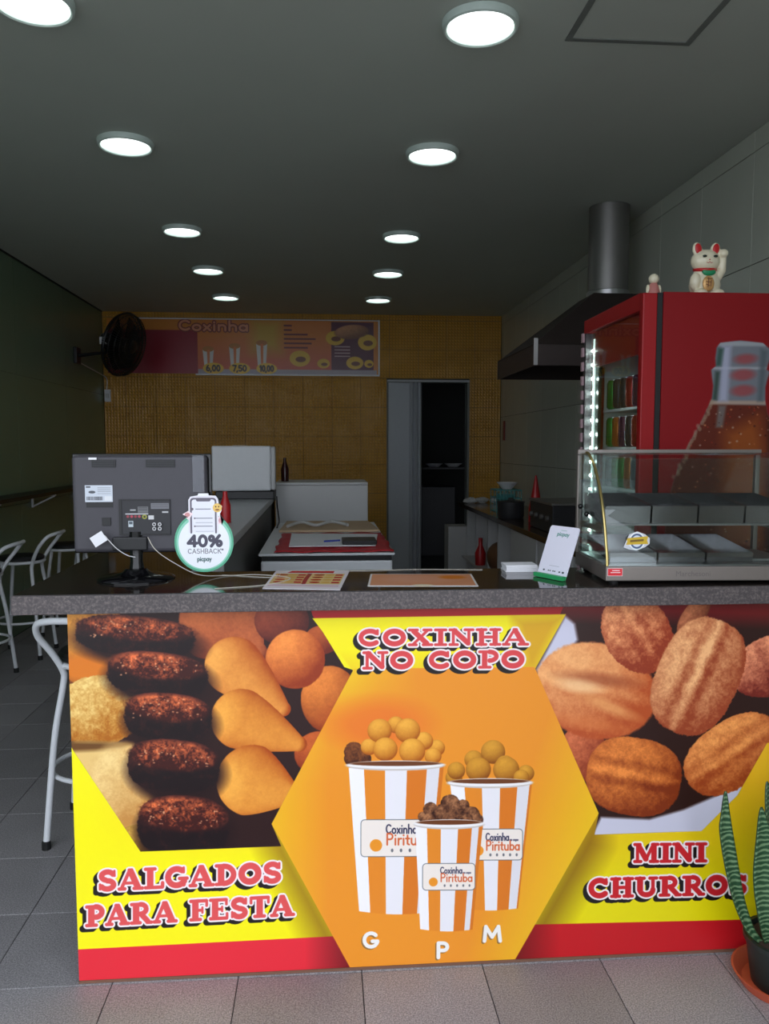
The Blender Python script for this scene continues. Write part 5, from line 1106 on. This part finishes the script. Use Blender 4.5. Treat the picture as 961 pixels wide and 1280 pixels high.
# ------------------------------------------------------------------ snake plant
PXc, PYc = 1.272, 2.035
sp = thing('snake_plant', 'potted snake plant in a dark pot on an orange saucer before the panel', 'plant', (PXc, PYc, 0))
ob('saucer', MB().lathe([(0, .002), (.105, .002), (.128, .035), (.134, .035), (.112, .0), (0, 0)], (PXc, PYc, .0005), 40), M['terracotta'], sp, smooth=True, label='terracotta orange saucer')
ob('pot', MB().lathe([(0, 0), (.082, 0), (.10, .12), (.106, .122), (.106, .136), (.096, .136), (.09, .115), (0, .115)], (PXc, PYc, .0045), 36), M['pot'], sp, smooth=True)
ob('soil', MB().lathe([(0, 0), (.088, 0), (.088, .004), (0, .008)], (PXc, PYc, .1265), 20), M['soil'], sp)
def leaf_mat():
    m = mat('snake_leaf', rgb(62, 104, 62), .38); N = m.node_tree.nodes; L = m.node_tree.links; b = _b(m)
    t = N.new('ShaderNodeTexCoord'); w = N.new('ShaderNodeTexWave'); w.wave_type = 'BANDS'; w.bands_direction = 'Z'; w.inputs['Scale'].default_value = 22; w.inputs['Distortion'].default_value = 6; w.inputs['Detail'].default_value = 3
    L.new(t.outputs['Object'], w.inputs['Vector']); r = N.new('ShaderNodeValToRGB'); r.color_ramp.elements[0].color = rgb(40, 76, 48); r.color_ramp.elements[1].color = rgb(116, 146, 106); r.color_ramp.elements[0].position = .4; r.color_ramp.elements[1].position = .95
    L.new(w.outputs['Fac'], r.inputs[0]); L.new(r.outputs[0], b.inputs['Base Color']); return m
LM = leaf_mat(); LME = mat('leaf_margin', rgb(44, 70, 40), .4)
def leaf(path, width, twist=0.0, face=0.0, label=None):
    P = smooth_path(path, 8); n = len(P); vs = []; m = 6; eb = []
    for i, p in enumerate(P):
        t = i/(n-1); w = width*(.42+.58*math.sin(min(1, t/.55)*PI/2))*(1-max(0, (t-.55)/.45)**1.8)+.0015
        a = face+twist*t; d = Vector((math.cos(a), math.sin(a), 0)); nrm = Vector((math.sin(a), -math.cos(a), 0))
        for k in range(m+1):
            u = k/m*2-1; vs.append(p+d*(u*w)+nrm*(-.35*w*(1-u*u))+Vector((0, 0, 0)))
    fs = [(i*(m+1)+k, i*(m+1)+k+1, (i+1)*(m+1)+k+1, (i+1)*(m+1)+k) for i in range(n-1) for k in range(m)]
    o = ob('leaf', MB().add(vs, fs), LM, sp, smooth='all', label=label); s = o.modifiers.new('thick', 'SOLIDIFY'); s.thickness = .0035
    for side in (0, m): eb.append([vs[i*(m+1)+side] for i in range(n)])
    mb = MB()
    for e in eb: mb.tube(e, .0016, 5)
    ob('margin', mb, LME, o)
zb = .13
leaf([(1.20, 2.03, zb), (1.168, 2.03, .17), (1.135, 2.03, .25), (1.112, 2.03, .34), (1.090, 2.03, .45), (1.086, 2.03, .50), (1.084, 2.03, .566)], .020, -.5, .5, label='narrow leaf leaning away to the left')
leaf([(1.222, 2.02, zb), (1.200, 2.0, .22), (1.188, 2.0, .32), (1.182, 2.0, .43), (1.170, 2.0, .532)], .030, .2, -.1)
leaf([(1.25, 2.03, zb), (1.245, 2.04, .3), (1.236, 2.05, .46), (1.212, 2.05, .58)], .034, .3, .2)
leaf([(1.28, 2.04, zb), (1.29, 2.03, .3), (1.30, 2.02, .5), (1.31, 2.02, .64)], .038, -.3, 0)
leaf([(1.31, 2.03, zb), (1.34, 2.02, .28), (1.37, 2.0, .42), (1.39, 1.99, .5)], .036, .4, -.3)
leaf([(1.26, 2.08, zb), (1.265, 2.10, .28), (1.28, 2.11, .4), (1.29, 2.11, .47)], .030, .2, .5)
leaf([(1.30, 2.0, zb), (1.315, 1.96, .26), (1.33, 1.93, .38)], .032, .2, -.4)
